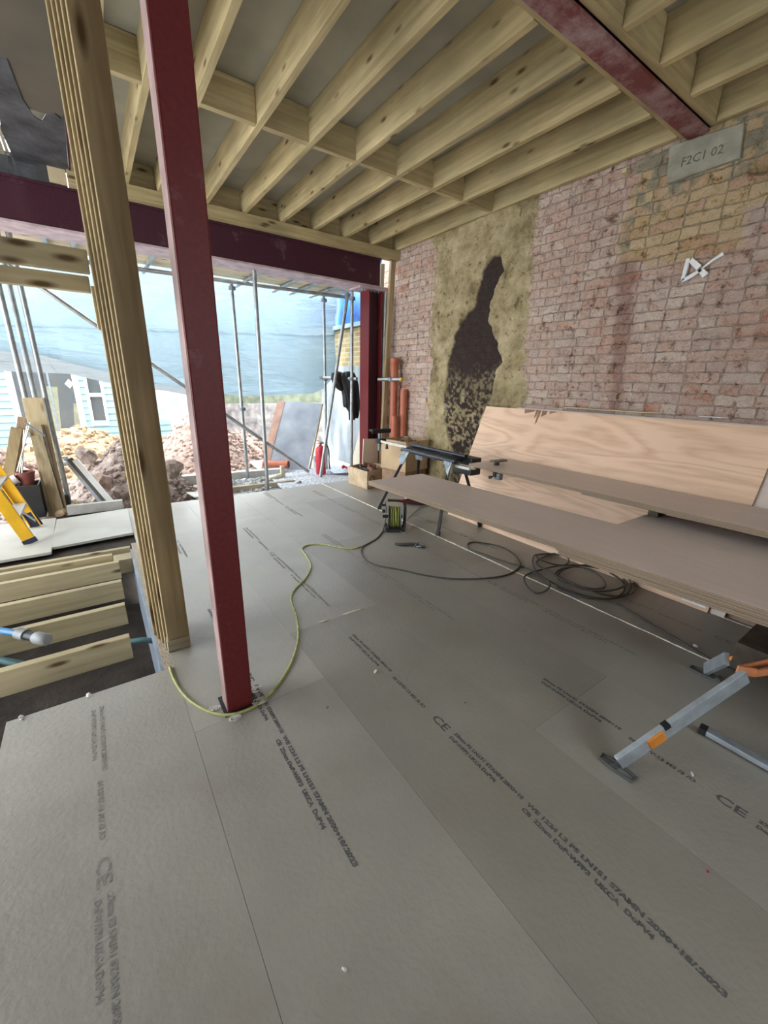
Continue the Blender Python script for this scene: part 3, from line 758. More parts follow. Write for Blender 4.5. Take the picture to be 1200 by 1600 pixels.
# ------------------------------------------------------------------ steel frame at the rear opening
rb = empty('rear_steel_beam', (0, 5.2, 2.62), 'deep purple steel beam over the rear opening, pale flange underneath', 'steel beam')
mk('web', MB().box(-3.0, 3.45, 5.12, 5.16, 2.64, 2.95), PURPLE, rb)
mk('dark_packing', MB().box(-3.0, .125, 5.08, 5.13, 2.9635, ZJ + .05), BITU, rb)
mk('top_flange', MB().box(-3.0, 3.45, 5.09, 5.40, 2.945, 2.963), PURPLE, rb, bevel=.002)
mk('bottom_flange', MB().box(-3.0, 3.60, 5.11, 5.46, 2.618, 2.640), PINKB, rb, bevel=.002)
cl = empty('steel_column', (3.4, 5.27, 0), 'purple steel column at the right end of the rear opening', 'steel column')
mk('left_flange', MB().box(3.300, 3.316, 5.150, 5.380, -.05, 2.59), REDPOST, cl, bevel=.002)
mk('right_flange', MB().box(3.505, 3.521, 5.150, 5.380, -.05, 2.59), REDPOST, cl, bevel=.002)
mk('web', MB().box(3.316, 3.505, 5.235, 5.250, -.05, 2.59), PURPLE, cl)
mk('end_plate', MB().box(3.14, 3.60, 5.12, 5.42, 2.592, 2.616), PINKB, cl, bevel=.002)
for x in (3.20, 3.25, 3.34, 3.40, 3.46):
    mk('bolt', MB().lathe([(.014, 0), (.014, -.012), (.008, -.013), (.008, -.03)], (x, 5.16, 2.592), 6), GREYM, cl)
# red post in front
rp = empty('red_steel_post', (.45, 1.60, 0), 'dark red square steel post rising from the near floor to the ceiling steel', 'steel post')
mk('shaft', MB().box(.285, .392, 1.550, 1.650, -.02, 3.046), REDPOST, rp, bevel=.006)
ds = mk('pale_side', MB().box(.2835, .2849, 1.557, 1.644, .0, 3.04), flat('pale_pinkish_face', (.36, .24, .22), .7, 0, .2, 5), rp); ds['label'] = 'pale pinkish left side'  # thin sheet making the left face paler and pinker than the shaft
mk('floor_cutout', MB().box(.268, .41, 1.53, 1.67, .0002, .0022), DKPLAST, rp)
for i, (x, y) in enumerate(((.235, 1.60), (.30, 1.50), (.43, 1.62), (.42, 1.54))):
    mbf = MB()
    for k in range(9):
        a = random.uniform(0, 6.28); r0 = random.uniform(.004, .03)
        pts = [(x + r0 * math.cos(a + t) * 1.2, y + r0 * math.sin(a + t) * .8, .004 + .006 * math.sin(t * 2 + k) ** 2) for t in (0, .8, 1.6, 2.4, 3.2)]
        mbf.tube(pts, .0017, 5)
    tag(mk('foam_strands', mbf, FOAMW, smooth='all'), ['tangle of white foam strands left of the red post foot', 'small white foam scrap in front of the red post foot', 'white foam curls behind the right side of the red post foot', 'white foam scrap under the green cable right of the red post'][i], 'debris', 'foam scraps round the red post')

# ------------------------------------------------------------------ timber post: five studs one behind another
tp = empty('timber_post', (.16, 2.3, 0), 'tall post of five timber studs nailed together at the edge of the floor pit', 'timber post')
xl = [.140, .128, .116, .104, .090]
for i in range(5):
    y0 = 2.150 + i * .052
    mk('stud', MB().box(xl[i], xl[i] + .105 - .004 * (i > 0), y0, y0 + .047, .07 if i == 0 else .0, ZJ - .001), STUD, tp, bevel=.004)
mk('foot_block', MB().box(.135, .245, 2.145, 2.20, .0, .068), WEATHERED, tp, bevel=.003)
mk('side_packer', MB().box(.078, .103, 2.40, 2.44, 1.60, 1.775), PALEPLY, tp, bevel=.002)
tag(mk('timber_rail', MB().box(-1.6, .085, 2.40, 2.445, 1.825, 1.915), TRENCHT, bevel=.003), 'upper horizontal timber rail running left from the timber post', 'timber rail', 'rails left of the post')
tag(mk('timber_rail', MB().box(-1.6, .078, 2.45, 2.495, 1.755, 1.82), TRENCHT, bevel=.003), 'lower horizontal timber rail running left from the timber post', 'timber rail', 'rails left of the post')

# ------------------------------------------------------------------ floor pit with its joists
labs = ['nearest of the bare joists over the dark pit', 'second nearest bare joist over the pit, blue pipe lying across it', 'middle bare joist over the pit', 'bare joist over the pit, just in front of the doubled timber', 'doubled bare timber at the back of the pit under the loose sheets']
for i, y in enumerate((2.43, 2.84, 3.225, 3.61)):
    o = mk('floor_joist', MB().box(-3.0, -.025 + .004 * i, y, y + .047, -.145, -.005), TRENCHT, bevel=.003)
    tag(o, labs[i], 'joist', 'bare joists over the floor pit')
tag(mk('floor_joist', MB().box(-3.0, -.05, 3.80, 3.845, -.14, -.005), TRENCHT, bevel=.003), 'front member of the doubled timber at the back of the pit', 'joist', 'bare joists over the floor pit')
tag(mk('floor_joist', MB().box(-3.0, .085, 3.90, 3.945, -.14, -.002), TRENCHT, bevel=.003), 'rear member of the doubled timber at the back of the pit', 'joist', 'bare joists over the floor pit')
tag(mk('timber_block', MB().box(-.045, .08, 3.66, 3.80, -.13, -.01), TRENCHT, bevel=.003), 'short timber block joining the pit timbers near the post', 'timber block')
tag(mk('floor_joist', MB().box(-3.0, -.51, 1.82, 1.867, -.17, -.03), TRENCHT, bevel=.003), 'bare joist end showing in the notch at the near left floor corner', 'joist')
SHEET = flat('pale_sheet', (.46, .45, .40), .55, 0, .06, 3)
tag(mk('loose_floor_sheet', MB().prism([(-.462, 4.16, 0), (.135, 4.22, 0), (.145, 5.10, 0), (-.462, 5.02, 0)], (0, 0, .022)), SHEET, bevel=.001), 'loose grey chipboard sheet right of the yellow ladder, behind the pit', 'board')
tag(mk('loose_floor_sheet', MB().prism([(-3.0, 3.98, 0), (-.455, 4.05, 0), (-.470, 5.09, 0), (-3.0, 5.17, 0)], (0, 0, .022)), SHEET, bevel=.001), 'loose grey chipboard sheet under the yellow ladder', 'board')
hose = empty('blue_water_pipe', (-.5, 2.65, .05), 'bright blue water pipe with a grey coupling lying over the pit joists', 'pipe')
mk('pipe', MB().tube([(-1.5, 3.2, .02), (-.9, 2.93, .035), (-.6, 2.76, .06), (-.51, 2.665, .062)], .018, 14), BLUEP, hose, smooth=True)
d = Vector((-.367, 2.506, .055)) - Vector((-.51, 2.665, .062)); d.normalize()
p0 = Vector((-.515, 2.67, .062))
mk('nut', MB().tube([p0, p0 + d * .055], .031, 12), GREYP, hose, smooth=True)
mk('coupling_body', MB().tube([p0 + d * .05, p0 + d * .12], .024, 14), DKPLAST, hose, smooth=True)
mk('nut', MB().tube([p0 + d * .11, p0 + d * .125, p0 + d * .19, p0 + d * .20], [.024, .033, .033, .026], 12), GREYP, hose, smooth=True)
tag(mk('green_pipe', MB().tube([(-.10, 2.56, -.13), (-.03, 2.54, -.10), (.04, 2.50, -.09), (.09, 2.47, -.10)], .016, 12), GREENP, smooth=True), 'short dark green pipe coming through the right edge of the pit', 'pipe')
tag(mk('green_pipe', MB().tube([(-1.2, 3.0, -.14), (-.62, 2.72, -.10), (-.50, 2.62, -.12), (-.42, 2.58, -.20)], .020, 12), GREENP, smooth=True), 'dark green pipe in the pit below the blue water pipe', 'pipe')

# ------------------------------------------------------------------ yellow stepladder
lad = empty('stepladder', (-.62, 4.6, 0), 'yellow stepladder standing on the loose sheet at the left edge, only its foot in view', 'stepladder')
def lean(x, y, z): return (-.60 - .30 * z, y, z)
for y in (4.36, 4.86):
    a, b = Vector(lean(0, y, .035)), Vector(lean(0, y, 1.75))
    mb = MB().bar(a, b, .012, .085, (1, 0, 0))
    for s in (-1, 1):
        mb.bar(a + Vector((s * .040, .014 if y < 4.6 else -.014, 0)), b + Vector((s * .040, .014 if y < 4.6 else -.014, 0)), .030, .010, (1, 0, 0))
    st_ = mk('stile', mb, YELLOW, lad, bevel=.001)
    mk('rubber_foot', MB().bar(a + Vector((.008, 0, -.012)), a + Vector((-.006, 0, .03)) if y < 4.6 else a + Vector((-.034, 0, .13)), .022, .10, (1, 0, 0)), NAVY, st_, bevel=.004)
for z in (.26, .52, .78, 1.04, 1.30, 1.56):
    mk('tread', MB().box(-.60 - .30 * z - .045, -.60 - .30 * z + .045, 4.375, 4.845, z - .012, z + .012), ALU, lad, bevel=.003)
for y in (4.40, 4.82):
    sl = mk('rear_leg', MB().bar((-1.75, y, .03), (-1.13, y, 1.72), .02, .05, (1, 0, 0)), YELLOW, lad, bevel=.002)
    mk('rubber_foot', MB().bar((-1.76, y, .0235), (-1.745, y, .06), .026, .06, (1, 0, 0)), NAVY, sl)
mk('corner_brace', MB().bar((-.60, 4.40, .09), (-.66, 4.60, .25), .02, .004, (1, 0, 0)), ALU, lad)
mk('corner_brace', MB().bar((-.60, 4.82, .09), (-.66, 4.64, .25), .02, .004, (1, 0, 0)), ALU, lad)

# ------------------------------------------------------------------ cables on the floor
def smoothp(pts, k=6):
    P_ = [Vector(p) for p in pts]; out = []
    for i in range(len(P_) - 1):
        a, b, c, d_ = P_[max(i - 1, 0)], P_[i], P_[i + 1], P_[min(i + 2, len(P_) - 1)]
        for j in range(k):
            t = j / k
            out.append(.5 * ((2 * b) + (-a + c) * t + (2 * a - 5 * b + 4 * c - d_) * t * t + (-a + 3 * b - 3 * c + d_) * t ** 3))
    out.append(P_[-1]); return out
gcab = tag(mk('extension_cable', MB().tube(smoothp(CABLE_GREEN), .0062, 8), CABG, smooth='all'), 'thin green-yellow cable curving from the floor pit past the red post to the reel', 'cable')
pl = smoothp(CABLE_PLAIN)
pl = [Vector(p) + Vector((0, 0, max(0, .12 * (1 - i / 12)))) for i, p in enumerate(pl)]
tag(mk('extension_cable', MB().tube(pl, .0058, 8), CABK, smooth='all'), 'dark cable running from the reel across the floor to the coil', 'cable')
cl_ = smoothp(CABLE_COIL, 5)
cl_ = [p + Vector((0, 0, .004 + .012 * (1 + math.sin(i * .37)) * min(1, i / 30))) for i, p in enumerate(cl_)]
coil = empty('coiled_cable', CABLE_COIL[20], 'loose coil of dark cable on the floor in front of the stacked boards', 'cable')
mk('coil', MB().tube(cl_, .0066, 8), CABK, coil, smooth='all')
mk('tail', MB().tube(smoothp(CABLE_TAIL), .0066, 8), CABK, coil, smooth='all')
tag(mk('thin_lead', MB().tube(smoothp(CABLE_BACK), .004, 8), CABGR, smooth='all'), 'thin grey lead running from the reel back under the trestle boards', 'cable')

# ------------------------------------------------------------------ cable reel
rl = empty('cable_reel', (2.30, 3.06, 0), 'small open-frame cable reel wound with green cable, standing on the floor', 'cable reel')
RX0, RX1 = 2.205, 2.385
fr = MB()
for y in (3.00, 3.13):
    pts = [(RX0, y, .02), (RX0 + .01, y, .010), (RX1 - .03, y, .010), (RX1, y, .035), (RX1 + .004, y, .26), (RX1 - .015, y, .29)]
    fr.tube(smoothp(pts, 4), .010, 8)
    fr.tube([(RX0, y, .02), (RX0, y, .045)], .010, 8)
mk('frame', fr, DKPLAST, rl, smooth=True)
mk('side_plate', MB().lathe([(.105, -.006), (.112, 0), (.105, .006)], (RX0 + .025, 3.065, .14), 24, 'X'), DKPLAST, rl, smooth=True)
mk('side_plate', MB().lathe([(.100, -.004), (.104, 0), (.100, .004)], (RX1 - .04, 3.065, .14), 24, 'X'), GREYM, rl, smooth=True)
cw = MB()
for ly in range(3):
    R0 = .094 - .012 * ly
    pts = []
    for i in range(8 * 14 + 1):
        a = 2 * math.pi * i / 14
        pts.append((RX0 + .036 + (i / (8 * 14)) * (RX1 - RX0 - .085) + .003 * math.sin(a * .5 + ly), 3.065 + (R0 + .003 * math.sin(a * 1.7)) * math.cos(a), .14 + (R0 + .003 * math.sin(a * 1.7)) * math.sin(a)))
    cw.tube(pts, .0075, 7)
mk('wound_cable', cw, flat('green_cable', (.24, .27, .05), .5), rl, smooth='all')
mk('hub', MB().tube([(RX0 - .035, 3.065, .14), (RX1 - .02, 3.065, .14)], .016, 12), DKPLAST, rl, smooth=True)
mk('top_bar', MB().tube([(RX1 - .012, 3.00, .29), (RX1 - .012, 3.13, .29)], .010, 8), DKPLAST, rl, smooth=True)
h = mk('handle', MB().tube([(RX1 - .01, 3.065, .29), (RX1 - .03, 3.065, .298), (RX0 + .01, 3.065, .305)], .011, 8), DKPLAST, rl, smooth=True)
gm = MB()
for k in range(9): gm.tube([(RX0 + .012 + k * .013, 3.065, .304), (RX0 + .020 + k * .013, 3.065, .304)], .0155, 8)
mk('grip', gm, flat('ribbed_grip', (.05, .055, .03), .7), h)
mk('base_foot', MB().box(RX0 + .0, RX1 - .01, 2.985, 3.145, .0, .03), DKPLAST, rl, bevel=.01)
mk('knob', MB().tube([(RX0 - .04, 3.04, .20), (RX0 - .01, 3.04, .20)], .016, 10), DKPLAST, rl, smooth=True)
mk('knob', MB().tube([(RX0 - .045, 3.06, .255), (RX0 - .005, 3.06, .255)], .012, 10), DKPLAST, rl, smooth=True)

rl.rotation_euler.z = -.60
# grippers on the floor next to the reel
gl = empty('work_gloves', (2.14, 2.63, 0), 'dark webbing strap with a silver buckle lying on the floor in front of the reel', 'strap')
mk('strap', MB().tube(smoothp([(2.06, 2.735, .012), (2.10, 2.69, .016), (2.15, 2.655, .018), (2.20, 2.63, .022), (2.225, 2.615, .012), (2.20, 2.66, .012), (2.14, 2.69, .012), (2.08, 2.725, .01)]), .011, 8), flat('dark_webbing', (.07, .065, .055), .8), gl, smooth='all')
mk('buckle', MB().tube(smoothp([(2.18, 2.60, .008), (2.22, 2.62, .026), (2.26, 2.60, .020), (2.245, 2.55, .010), (2.20, 2.55, .022), (2.18, 2.58, .012)]), .008, 8), GREYM, gl, smooth='all')
gl.name = 'webbing_strap'

# ------------------------------------------------------------------ plywood sheets leaning on the wall
def lean_pt(y, s, off):
    """s 0..1 up the sheet, off behind the face"""
    bx, tx, h_ = 3.115, 3.585, 1.175
    d_ = Vector((tx - bx, 0, h_)).normalized()
    n_ = Vector((d_.z, 0, -d_.x))
    p = Vector((bx, y, .002)) + d_ * (s * 1.265) + n_ * off
    if off > 0: p.z = max(p.z, .002) if s == 0 else p.z
    return p
def lean_sheet(y0, y1, off, th, top, fm, lab, z_add=0):
    root = empty('plywood_sheet', lean_pt((y0 + y1) / 2, 0, off), lab, 'plywood sheet', 'plywood sheets leaning on the brick wall')
    nrm = (Vector((lean_pt(0, 0, 1)) - Vector(lean_pt(0, 0, 0))))
    a, b, c, d_ = (lean_pt(y0, 0, off), lean_pt(y1, 0, off), lean_pt(y1, top, off), lean_pt(y0, top, off))
    nn = Vector((1.175, 0, -.47)).normalized()
    core = MB().prism([a, b, c, d_], nn * th)
    mk('sheet', core, fm, root)
    return root, nn
s1, nn = lean_sheet(.705, 3.172, 0, .018, 1.0, PLYF, 'orange-toned plywood sheet at the front of the leaning stack, full grain face showing')
eg = MB().prism([lean_pt(.704, 0, .0), lean_pt(.704, 1.0, .0), lean_pt(.704, 1.0, .018), lean_pt(.704, 0, .018)], (0, -.002, 0))
mk('end_edge', eg, PLYE, s1)
stk = MB().prism([lean_pt(.72, .018, -.001), lean_pt(.86, .018, -.001), lean_pt(.86, .042, -.001), lean_pt(.72, .042, -.001)], (-.001, 0, 0))
mk('white_sticker', stk, WHITE, s1)
tear = MB()
for ya, yb, sb_z, w_ in ((2.47, 2.50, .885, .02), (2.50, 2.53, .93, .03), (2.40, 2.46, .95, .05), (2.54, 2.66, .965, .10), (2.30, 2.38, .975, .06)):
    tear.prism([lean_pt(ya, .999, -.0012), lean_pt(yb, .999, -.0012), lean_pt(yb - .01, sb_z, -.0012), lean_pt(ya + .005, sb_z + .02, -.0012)], (-.0008, 0, 0))
mk('torn_veneer', tear, flat('bare_inner_veneer', (.30, .17, .11), .8), s1)
for i, (y0, y1, top) in enumerate(((.62, 2.60, 1.012), (.66, 2.78, 1.02), (-1.2, 1.25, 1.0))):
    off = .020 + i * .0195
    nm = ['second sheet in the leaning plywood stack, grey top edge showing', 'third sheet in the leaning plywood stack, longest top edge', 'rearmost sheet of the leaning plywood stack, reaching past its right end']
    lean_sheet(y0, y1, off, .018, top, PLYG if i < 2 else PLYB, nm[i])
tag(mk('veneer_offcut', MB().prism([(3.595, 1.55, 1.214), (3.60, 2.25, 1.214), (3.66, 2.30, 1.216), (3.66, 1.45, 1.216)], (0, 0, .008)), PALEPLY), 'thin pale offcut lying on the top edge of the leaning plywood', 'offcut')
tag(mk('paper_scrap', MB().prism([(3.60, 1.05, 1.214), (3.605, 1.18, 1.214), (3.64, 1.20, 1.215), (3.64, 1.02, 1.215)], (0, 0, .006)), WHITE), 'small white scrap on the top edge of the leaning plywood', 'scrap')

# ------------------------------------------------------------------ stacked boards in front
def flat_sheet(x0, x1, y0, y1, z1, th, lab, skew=0):
    root = empty('plywood_board', ((x0 + x1) / 2, (y0 + y1) / 2, z1 - th), lab, 'board', 'boards stacked flat in front of the leaning plywood')
    mk('core', MB().prism([(x0, y0, z1 - th), (x1, y0, z1 - th), (x1 + skew, y1, z1 - th), (x0 + skew, y1, z1 - th)], (0, 0, th - .0008)), PLYE, root)
    mk('film_face', MB().prism([(x0, y0, z1 - .0008), (x1, y0, z1 - .0008), (x1 + skew, y1, z1 - .0008), (x0 + skew, y1, z1 - .0008)], (0, 0, .0008)), PLYG, root)
    return root
T = .0112
ZT = .60
SK = -.066
def edge_x(y): return 1.995 + SK * (y - .28)
lb = ['topmost long narrow board of the low stack, grey face', 'second narrow board of the low stack, just under the top one', 'third long narrow board of the low stack', 'fourth narrow board of the low stack, its end stepped back', 'fifth narrow board of the low stack, short like the fourth', 'bottom narrow board of the low stack, above the bearer']
spec = [(0, -.30, 2.84), (.002, -.35, 2.835), (.0, -.40, 2.83), (.012, -.9, 1.14), (.010, -1.0, 1.125), (.012, -1.1, 1.12)]
for i, (o_, c, d_) in enumerate(spec):
    flat_sheet(edge_x(c) + o_, edge_x(c) + .597, c, d_, ZT - i * (T + .0006), T, lb[i], SK * (d_ - c))
lw = ['top wide board filling the inner half of the low stack', 'second wide board in the inner half of the low stack', 'third wide board in the inner half of the low stack', 'bottom wide board in the inner half of the low stack']
for i in range(4):
    y1_ = 1.115 - .01 * i
    flat_sheet(edge_x(-1.0) + .5985, edge_x(-1.0) + 1.08, -1.0, y1_, ZT - i * (T + .0006), T, lw[i], SK * (y1_ + 1.0))
ZU = .705
lu = ['topmost narrow board bridging from the saw stand, above the low stack', 'second narrow board under it on the saw stand', 'third narrow board on the saw stand, cut shorter at the far end']
for i in range(3):
    flat_sheet(2.775, 3.33, -1.3, 2.60 - (0, .0, 1.1)[i], ZU - i * (T + .0006), T, lu[i])
# bearers that carry the stacks
tag(mk('bearer_block', MB().box(2.655, 3.02, .05, .445, 0, .11), DARKWOOD, bevel=.004), 'low dark brown block on the floor under the stack at the right edge', 'block')
tag(mk('bearer_block', MB().box(2.70, 2.98, -.10, .12, .1105, ZT - 6 * (T + .0006) - .001 + .0005), DARKWOOD, bevel=.004), 'bearer standing on the low dark block, outside the view', 'block')
tag(mk('bearer_block', MB().box(2.10, 2.98, -.60, -.42, 0, ZT - 6 * (T + .0006)), DARKWOOD, bevel=.004), 'bearer under the low stack of boards outside the view', 'block')
tag(mk('spacer_batten', MB().box(2.90, 3.28, 1.04, 1.10, ZT + .0005, ZU - 3 * (T + .0006)), DARKWOOD, bevel=.002), 'short timber spacer between the low stack and the upper boards', 'batten')
tag(mk('spacer_batten', MB().box(2.70, 3.02, -.6, -.54, ZT + .0005, ZU - 3 * (T + .0006)), TRENCHT), 'timber spacer between stacks outside the view', 'batten')

# ------------------------------------------------------------------ mitre saw stand
sd = empty('saw_stand', (2.82, 3.2, 0), 'black folding mitre saw stand with aluminium arms behind the boards', 'saw stand')
mk('main_rail', MB().tube([(2.765, 2.76, .695), (2.765, 3.60, .695)], .024, 14), flat('satin_dark_tube', (.055, .065, .08), .3, .6), sd, smooth=True)
mk('main_rail', MB().tube([(2.90, 2.76, .735), (2.90, 3.60, .735)], .020, 14), flat('satin_dark_tube_b', (.055, .065, .08), .3, .6), sd, smooth=True)
mk('top_plate', MB().box(2.775, 2.895, 2.78, 3.58, .69, .715), BLACKM, sd, bevel=.004)
mk('rear_housing', MB().box(2.92, 3.06, 2.70, 2.95, .55, .72), BLACKM, sd, bevel=.01)
mk('extension_arm', MB().box(2.805, 2.835, 3.58, 4.17, .705, .735), ALUW, sd, bevel=.003)
mk('extension_arm', MB().box(2.785, 2.815, 2.60, 2.80, .636, .664), ALUW, sd, bevel=.003)
mk('extension_arm', MB().box(2.85, 2.88, 2.60, 2.80, .636, .664), ALUW, sd, bevel=.003)
for (f, t) in (((2.545, 3.716, 0), (2.765, 3.50, .68)), ((2.543, 2.702, 0), (2.755, 2.83, .66)), ((3.11, 2.681, 0), (2.93, 2.84, .68)), ((3.11, 3.73, 0), (2.93, 3.50, .68))):
    lg = mk('leg', MB().bar((f[0], f[1], .02), t, .030, .030), BLACKM, sd, bevel=.003)
    fv, tv = Vector((f[0], f[1], .0)), Vector(t)
    dd = (tv - fv).normalized()
    mk('rubber_foot', MB().bar(fv + Vector((0, 0, .001)), fv + dd * .05, .038, .038), DKPLAST, lg, bevel=.004)
for (y, s) in ((3.50, 1), (2.84, -1)):
    mk('bracket', MB().prism([(2.735, y - .06, .69), (2.735, y + .06, .69), (2.70, y + .05 * s + .025, .60), (2.695, y + .05 * s - .01, .54), (2.70, y + .02 * s - .03, .56)], (.012, 0, 0)), GREYM, sd, bevel=.002)
    mk('bracket', MB().box(2.925, 2.937, y - .06, y + .06, .58, .73), GREYM, sd, bevel=.003)
    for dy in (-.025, .03):
        mk('bolt', MB().lathe([(.009, 0), (.009, -.008)], (2.733, y + dy, .665), 8, 'X'), ALUW, sd)
rs_ = empty('roller_support', (2.83, 4.15, .7), 'x', 'x')
COL.objects.unlink(rs_); bpy.data.objects.remove(rs_)
mk('work_support', MB().box(2.70, 2.975, 4.11, 4.19, .835, .862).box(2.70, 2.975, 4.11, 4.125, .815, .835), BLACKM, sd, bevel=.004)
mk('support_post', MB().bar((2.83, 4.15, .60), (2.83, 4.15, .835), .022, .035, (0, 1, 0)), GREYM, sd, bevel=.003)
mk('clamp_block', MB().box(2.79, 2.89, 4.09, 4.18, .690, .748), BLACKM, sd, bevel=.006)
mk('clamp_knob', MB().tube([(2.88, 4.06, .69), (2.88, 4.06, .63)], [.010, .02], 10), DKPLAST, sd, smooth=True)
# second support: rests above the upper boards
sup = mk('work_support', MB().box(2.88, 3.06, 2.39, 2.45, ZU + .028, ZU + .046), flat('scuffed_grey_metal', (.14, .13, .12), .5, .4), sd, bevel=.006)
mk('support_post', MB().box(2.92, 2.96, 2.40, 2.43, .60, ZU + .03), BLACKM, sd)
mk('clamp_knob', MB().tube([(2.90, 2.42, .60), (2.87, 2.42, .60)], [.010, .016], 10), DKPLAST, sd, smooth=True)
mk('clamp_block', MB().box(2.93, 2.98, 2.36, 2.42, .575, .635), GREYM, sd, bevel=.004)

# red hand tool under the stack
rt_ = empty('red_hand_tool', (3.0, 3.7, 0), 'small red and black power tool on the floor under the long boards', 'power tool')
mk('body', MB().tube([(2.93, 3.72, .045), (3.0, 3.68, .05), (3.10, 3.60, .045), (3.18, 3.52, .04)], [.03, .045, .04, .02], 12), flat('dark_maroon_plastic', (.07, .012, .02), .4), rt_, smooth=True)
mk('nose', MB().tube([(2.86, 3.80, .035), (2.94, 3.72, .045)], [.012, .032], 12), REDPL, rt_, smooth=True)
mk('cap', MB().tube([(2.935, 3.73, .07), (2.99, 3.70, .09)], [.02, .025], 10), FOAMW, rt_, smooth=True)

# ------------------------------------------------------------------ boxes, drain pipes, corner timbers
def carton(name, lab, c0, ux, uy, lx, ly, h_, m=CARD, flaps=True, t=.006):
    """open box: corner c0, edges along ux and uy"""
    r = empty(name, c0, lab, 'box')
    c0, ux, uy = Vector(c0), Vector(ux).normalized(), Vector(uy).normalized()
    A, B, C_, D_ = c0, c0 + ux * lx, c0 + ux * lx + uy * ly, c0 + uy * ly
    mb = MB()
    for p, q in ((A, B), (B, C_), (C_, D_), (D_, A)):
        n_ = (q - p).cross(Vector((0, 0, 1))).normalized() * t
        mb.prism([p, q, q + Vector((0, 0, h_)), p + Vector((0, 0, h_))], -n_)
    mb.prism([A, B, C_, D_], (0, 0, t))
    mk('carton', mb, m, r)
    return r, A, B, C_, D_
def at(c0, ux, uy, u, v, z):
    return Vector((c0[0] + ux[0] * u + uy[0] * v, c0[1] + ux[1] * u + uy[1] * v, z))
UT, VT, CT = (.983, .184), (-.184, .983), (3.187, 4.065)
lowb = empty('cardboard_box', (CT[0], CT[1], 0), 'closed brown cardboard box on the floor under the tall open one', 'box')
mk('carton', MB().prism([at(CT, UT, VT, .012, .012, 0), at(CT, UT, VT, .435, .012, 0), at(CT, UT, VT, .435, .435, 0), at(CT, UT, VT, .012, .435, 0)], (0, 0, .297)), flat('dark_brown_cardboard', (.30, .19, .12), .8), lowb, bevel=.004)
bx, A, B, C_, D_ = carton('cardboard_box', 'tall open cardboard box behind the saw stand, filled with brown rags', (CT[0], CT[1], .30), UT + (0,), VT + (0,), .45, .45, .39)
inside = MB()
for k in range(26):
    p = at(CT, UT, VT, random.uniform(.09, .36), random.uniform(.09, .36), .60 + random.uniform(0, .07))
    inside.rock(p, random.uniform(.04, .065), k + 3, 1)
tag(mk('rags', inside, SOCKS, smooth=True), 'crumpled brown rags in the tall cardboard box', 'rags', kind='stuff')
mk('packing_tape', MB().prism([at(CT, UT, VT, .20, -.002, .32), at(CT, UT, VT, .25, -.002, .32), at(CT, UT, VT, .25, -.002, .68), at(CT, UT, VT, .20, -.002, .68)], (0, -.001, 0)), flat('buff_tape', (.42, .28, .15), .35), bx)
UL, VL, CL = (.957, .29), (-.06, .998), (2.92, 4.56)
b2, A, B, C_, D_ = carton('cardboard_box', 'low worn cardboard box of pipe fittings beside the column', (CL[0], CL[1], 0), UL + (0,), VL + (0,), .50, .46, .25, flat('worn_cardboard', (.56, .42, .27), .8, 0, .12, 8))
mk('dark_logo', MB().tube([at(CL, UL, VL, .10 + .045 * math.cos(a), -.004, .13 + .045 * math.sin(a)) for a in [i * .5 for i in range(11)]], .007, 6), DARKWOOD, b2)
FB = flat('brown_fitting', (.16, .06, .04), .5)
where = [('near left corner', .10, .10), ('near right corner', .30, .10), ('middle of the near side', .20, .13), ('left side', .09, .25), ('centre', .21, .25), ('right side', .32, .25), ('far left corner', .10, .38), ('middle of the far side', .21, .38), ('far right corner', .32, .37)]
for k, (wn_, u, v) in enumerate(where):
    p = at(CL, UL, VL, u, v, .165 + .03 * (k % 3))
    a = random.uniform(0, 6.28)
    q = Vector((math.cos(a), math.sin(a), random.uniform(-.1, .5))) * .052
    r0 = (.050, .044, .048)[k % 3]
    tag(mk('pipe_fitting', MB().tube([p - q, p - q * .4, p - q * .35, p + q], [r0, r0, r0 * .8, r0 * .8], 14), [PIPE, DKPLAST, FB][k % 3], smooth=True), ('orange', 'black', 'dark brown')[k % 3] + ' pipe fitting at the ' + wn_ + ' of the low cardboard box', 'pipe fitting', 'fittings in the low box')
tag(mk('upright_board', MB().prism([(3.155, 5.075, .0), (3.44, 5.075, .0), (3.44, 5.075, .60), (3.185, 5.075, .61)], (0, .02, 0)), CREAMB, bevel=.002), 'pale upright board standing behind the low box, against the column', 'board')
# orange drain pipes in the corner
def soilpipe(x, y, z1, lab, tilt=.0, r=.055, socket=True):
    root = empty('drain_pipe', (x, y, 0), lab, 'drain pipe', 'orange drain pipes in the corner')
    a, b = Vector((x, y, 0)), Vector((x - tilt, y, z1))
    mk('pipe', MB().tube([a, a.lerp(b, .93 if socket else 1)], r, 20), PIPE, root, smooth=True)
    if socket:
        mk('socket', MB().tube([a.lerp(b, .90), a.lerp(b, .915), a.lerp(b, .97), a.lerp(b, .975), a.lerp(b, .985), b], [r, r * 1.13, r * 1.13, r * 1.2, r * 1.2, r * 1.12], 20), PIPE, root, smooth=True)
soilpipe(3.585, 4.90, 1.73, 'tall orange drain pipe with a socket top, standing in the corner by the steel column', .015)
soilpipe(3.625, 4.73, 1.32, 'middle-height orange drain pipe behind the tall one, half hidden', .0, .05, False)
soilpipe(3.50, 4.76, .955, 'shortest orange drain pipe, in front of the tall one', .0, .052, False)
tag(mk('corner_stud', MB().bar((3.50, 5.08, 0), (3.625, 5.08, 2.96), .075, .05, (0, 1, 0)), STUD, bevel=.003), 'leaning timber stud between the steel column and the brick corner', 'stud')
tag(mk('corner_stud', MB().bar((3.56, 5.18, 0), (3.585, 5.18, 2.60), .05, .09, (0, 1, 0)), CONC, bevel=.003), 'grey strip standing right behind the leaning stud beside the steel column', 'stud')
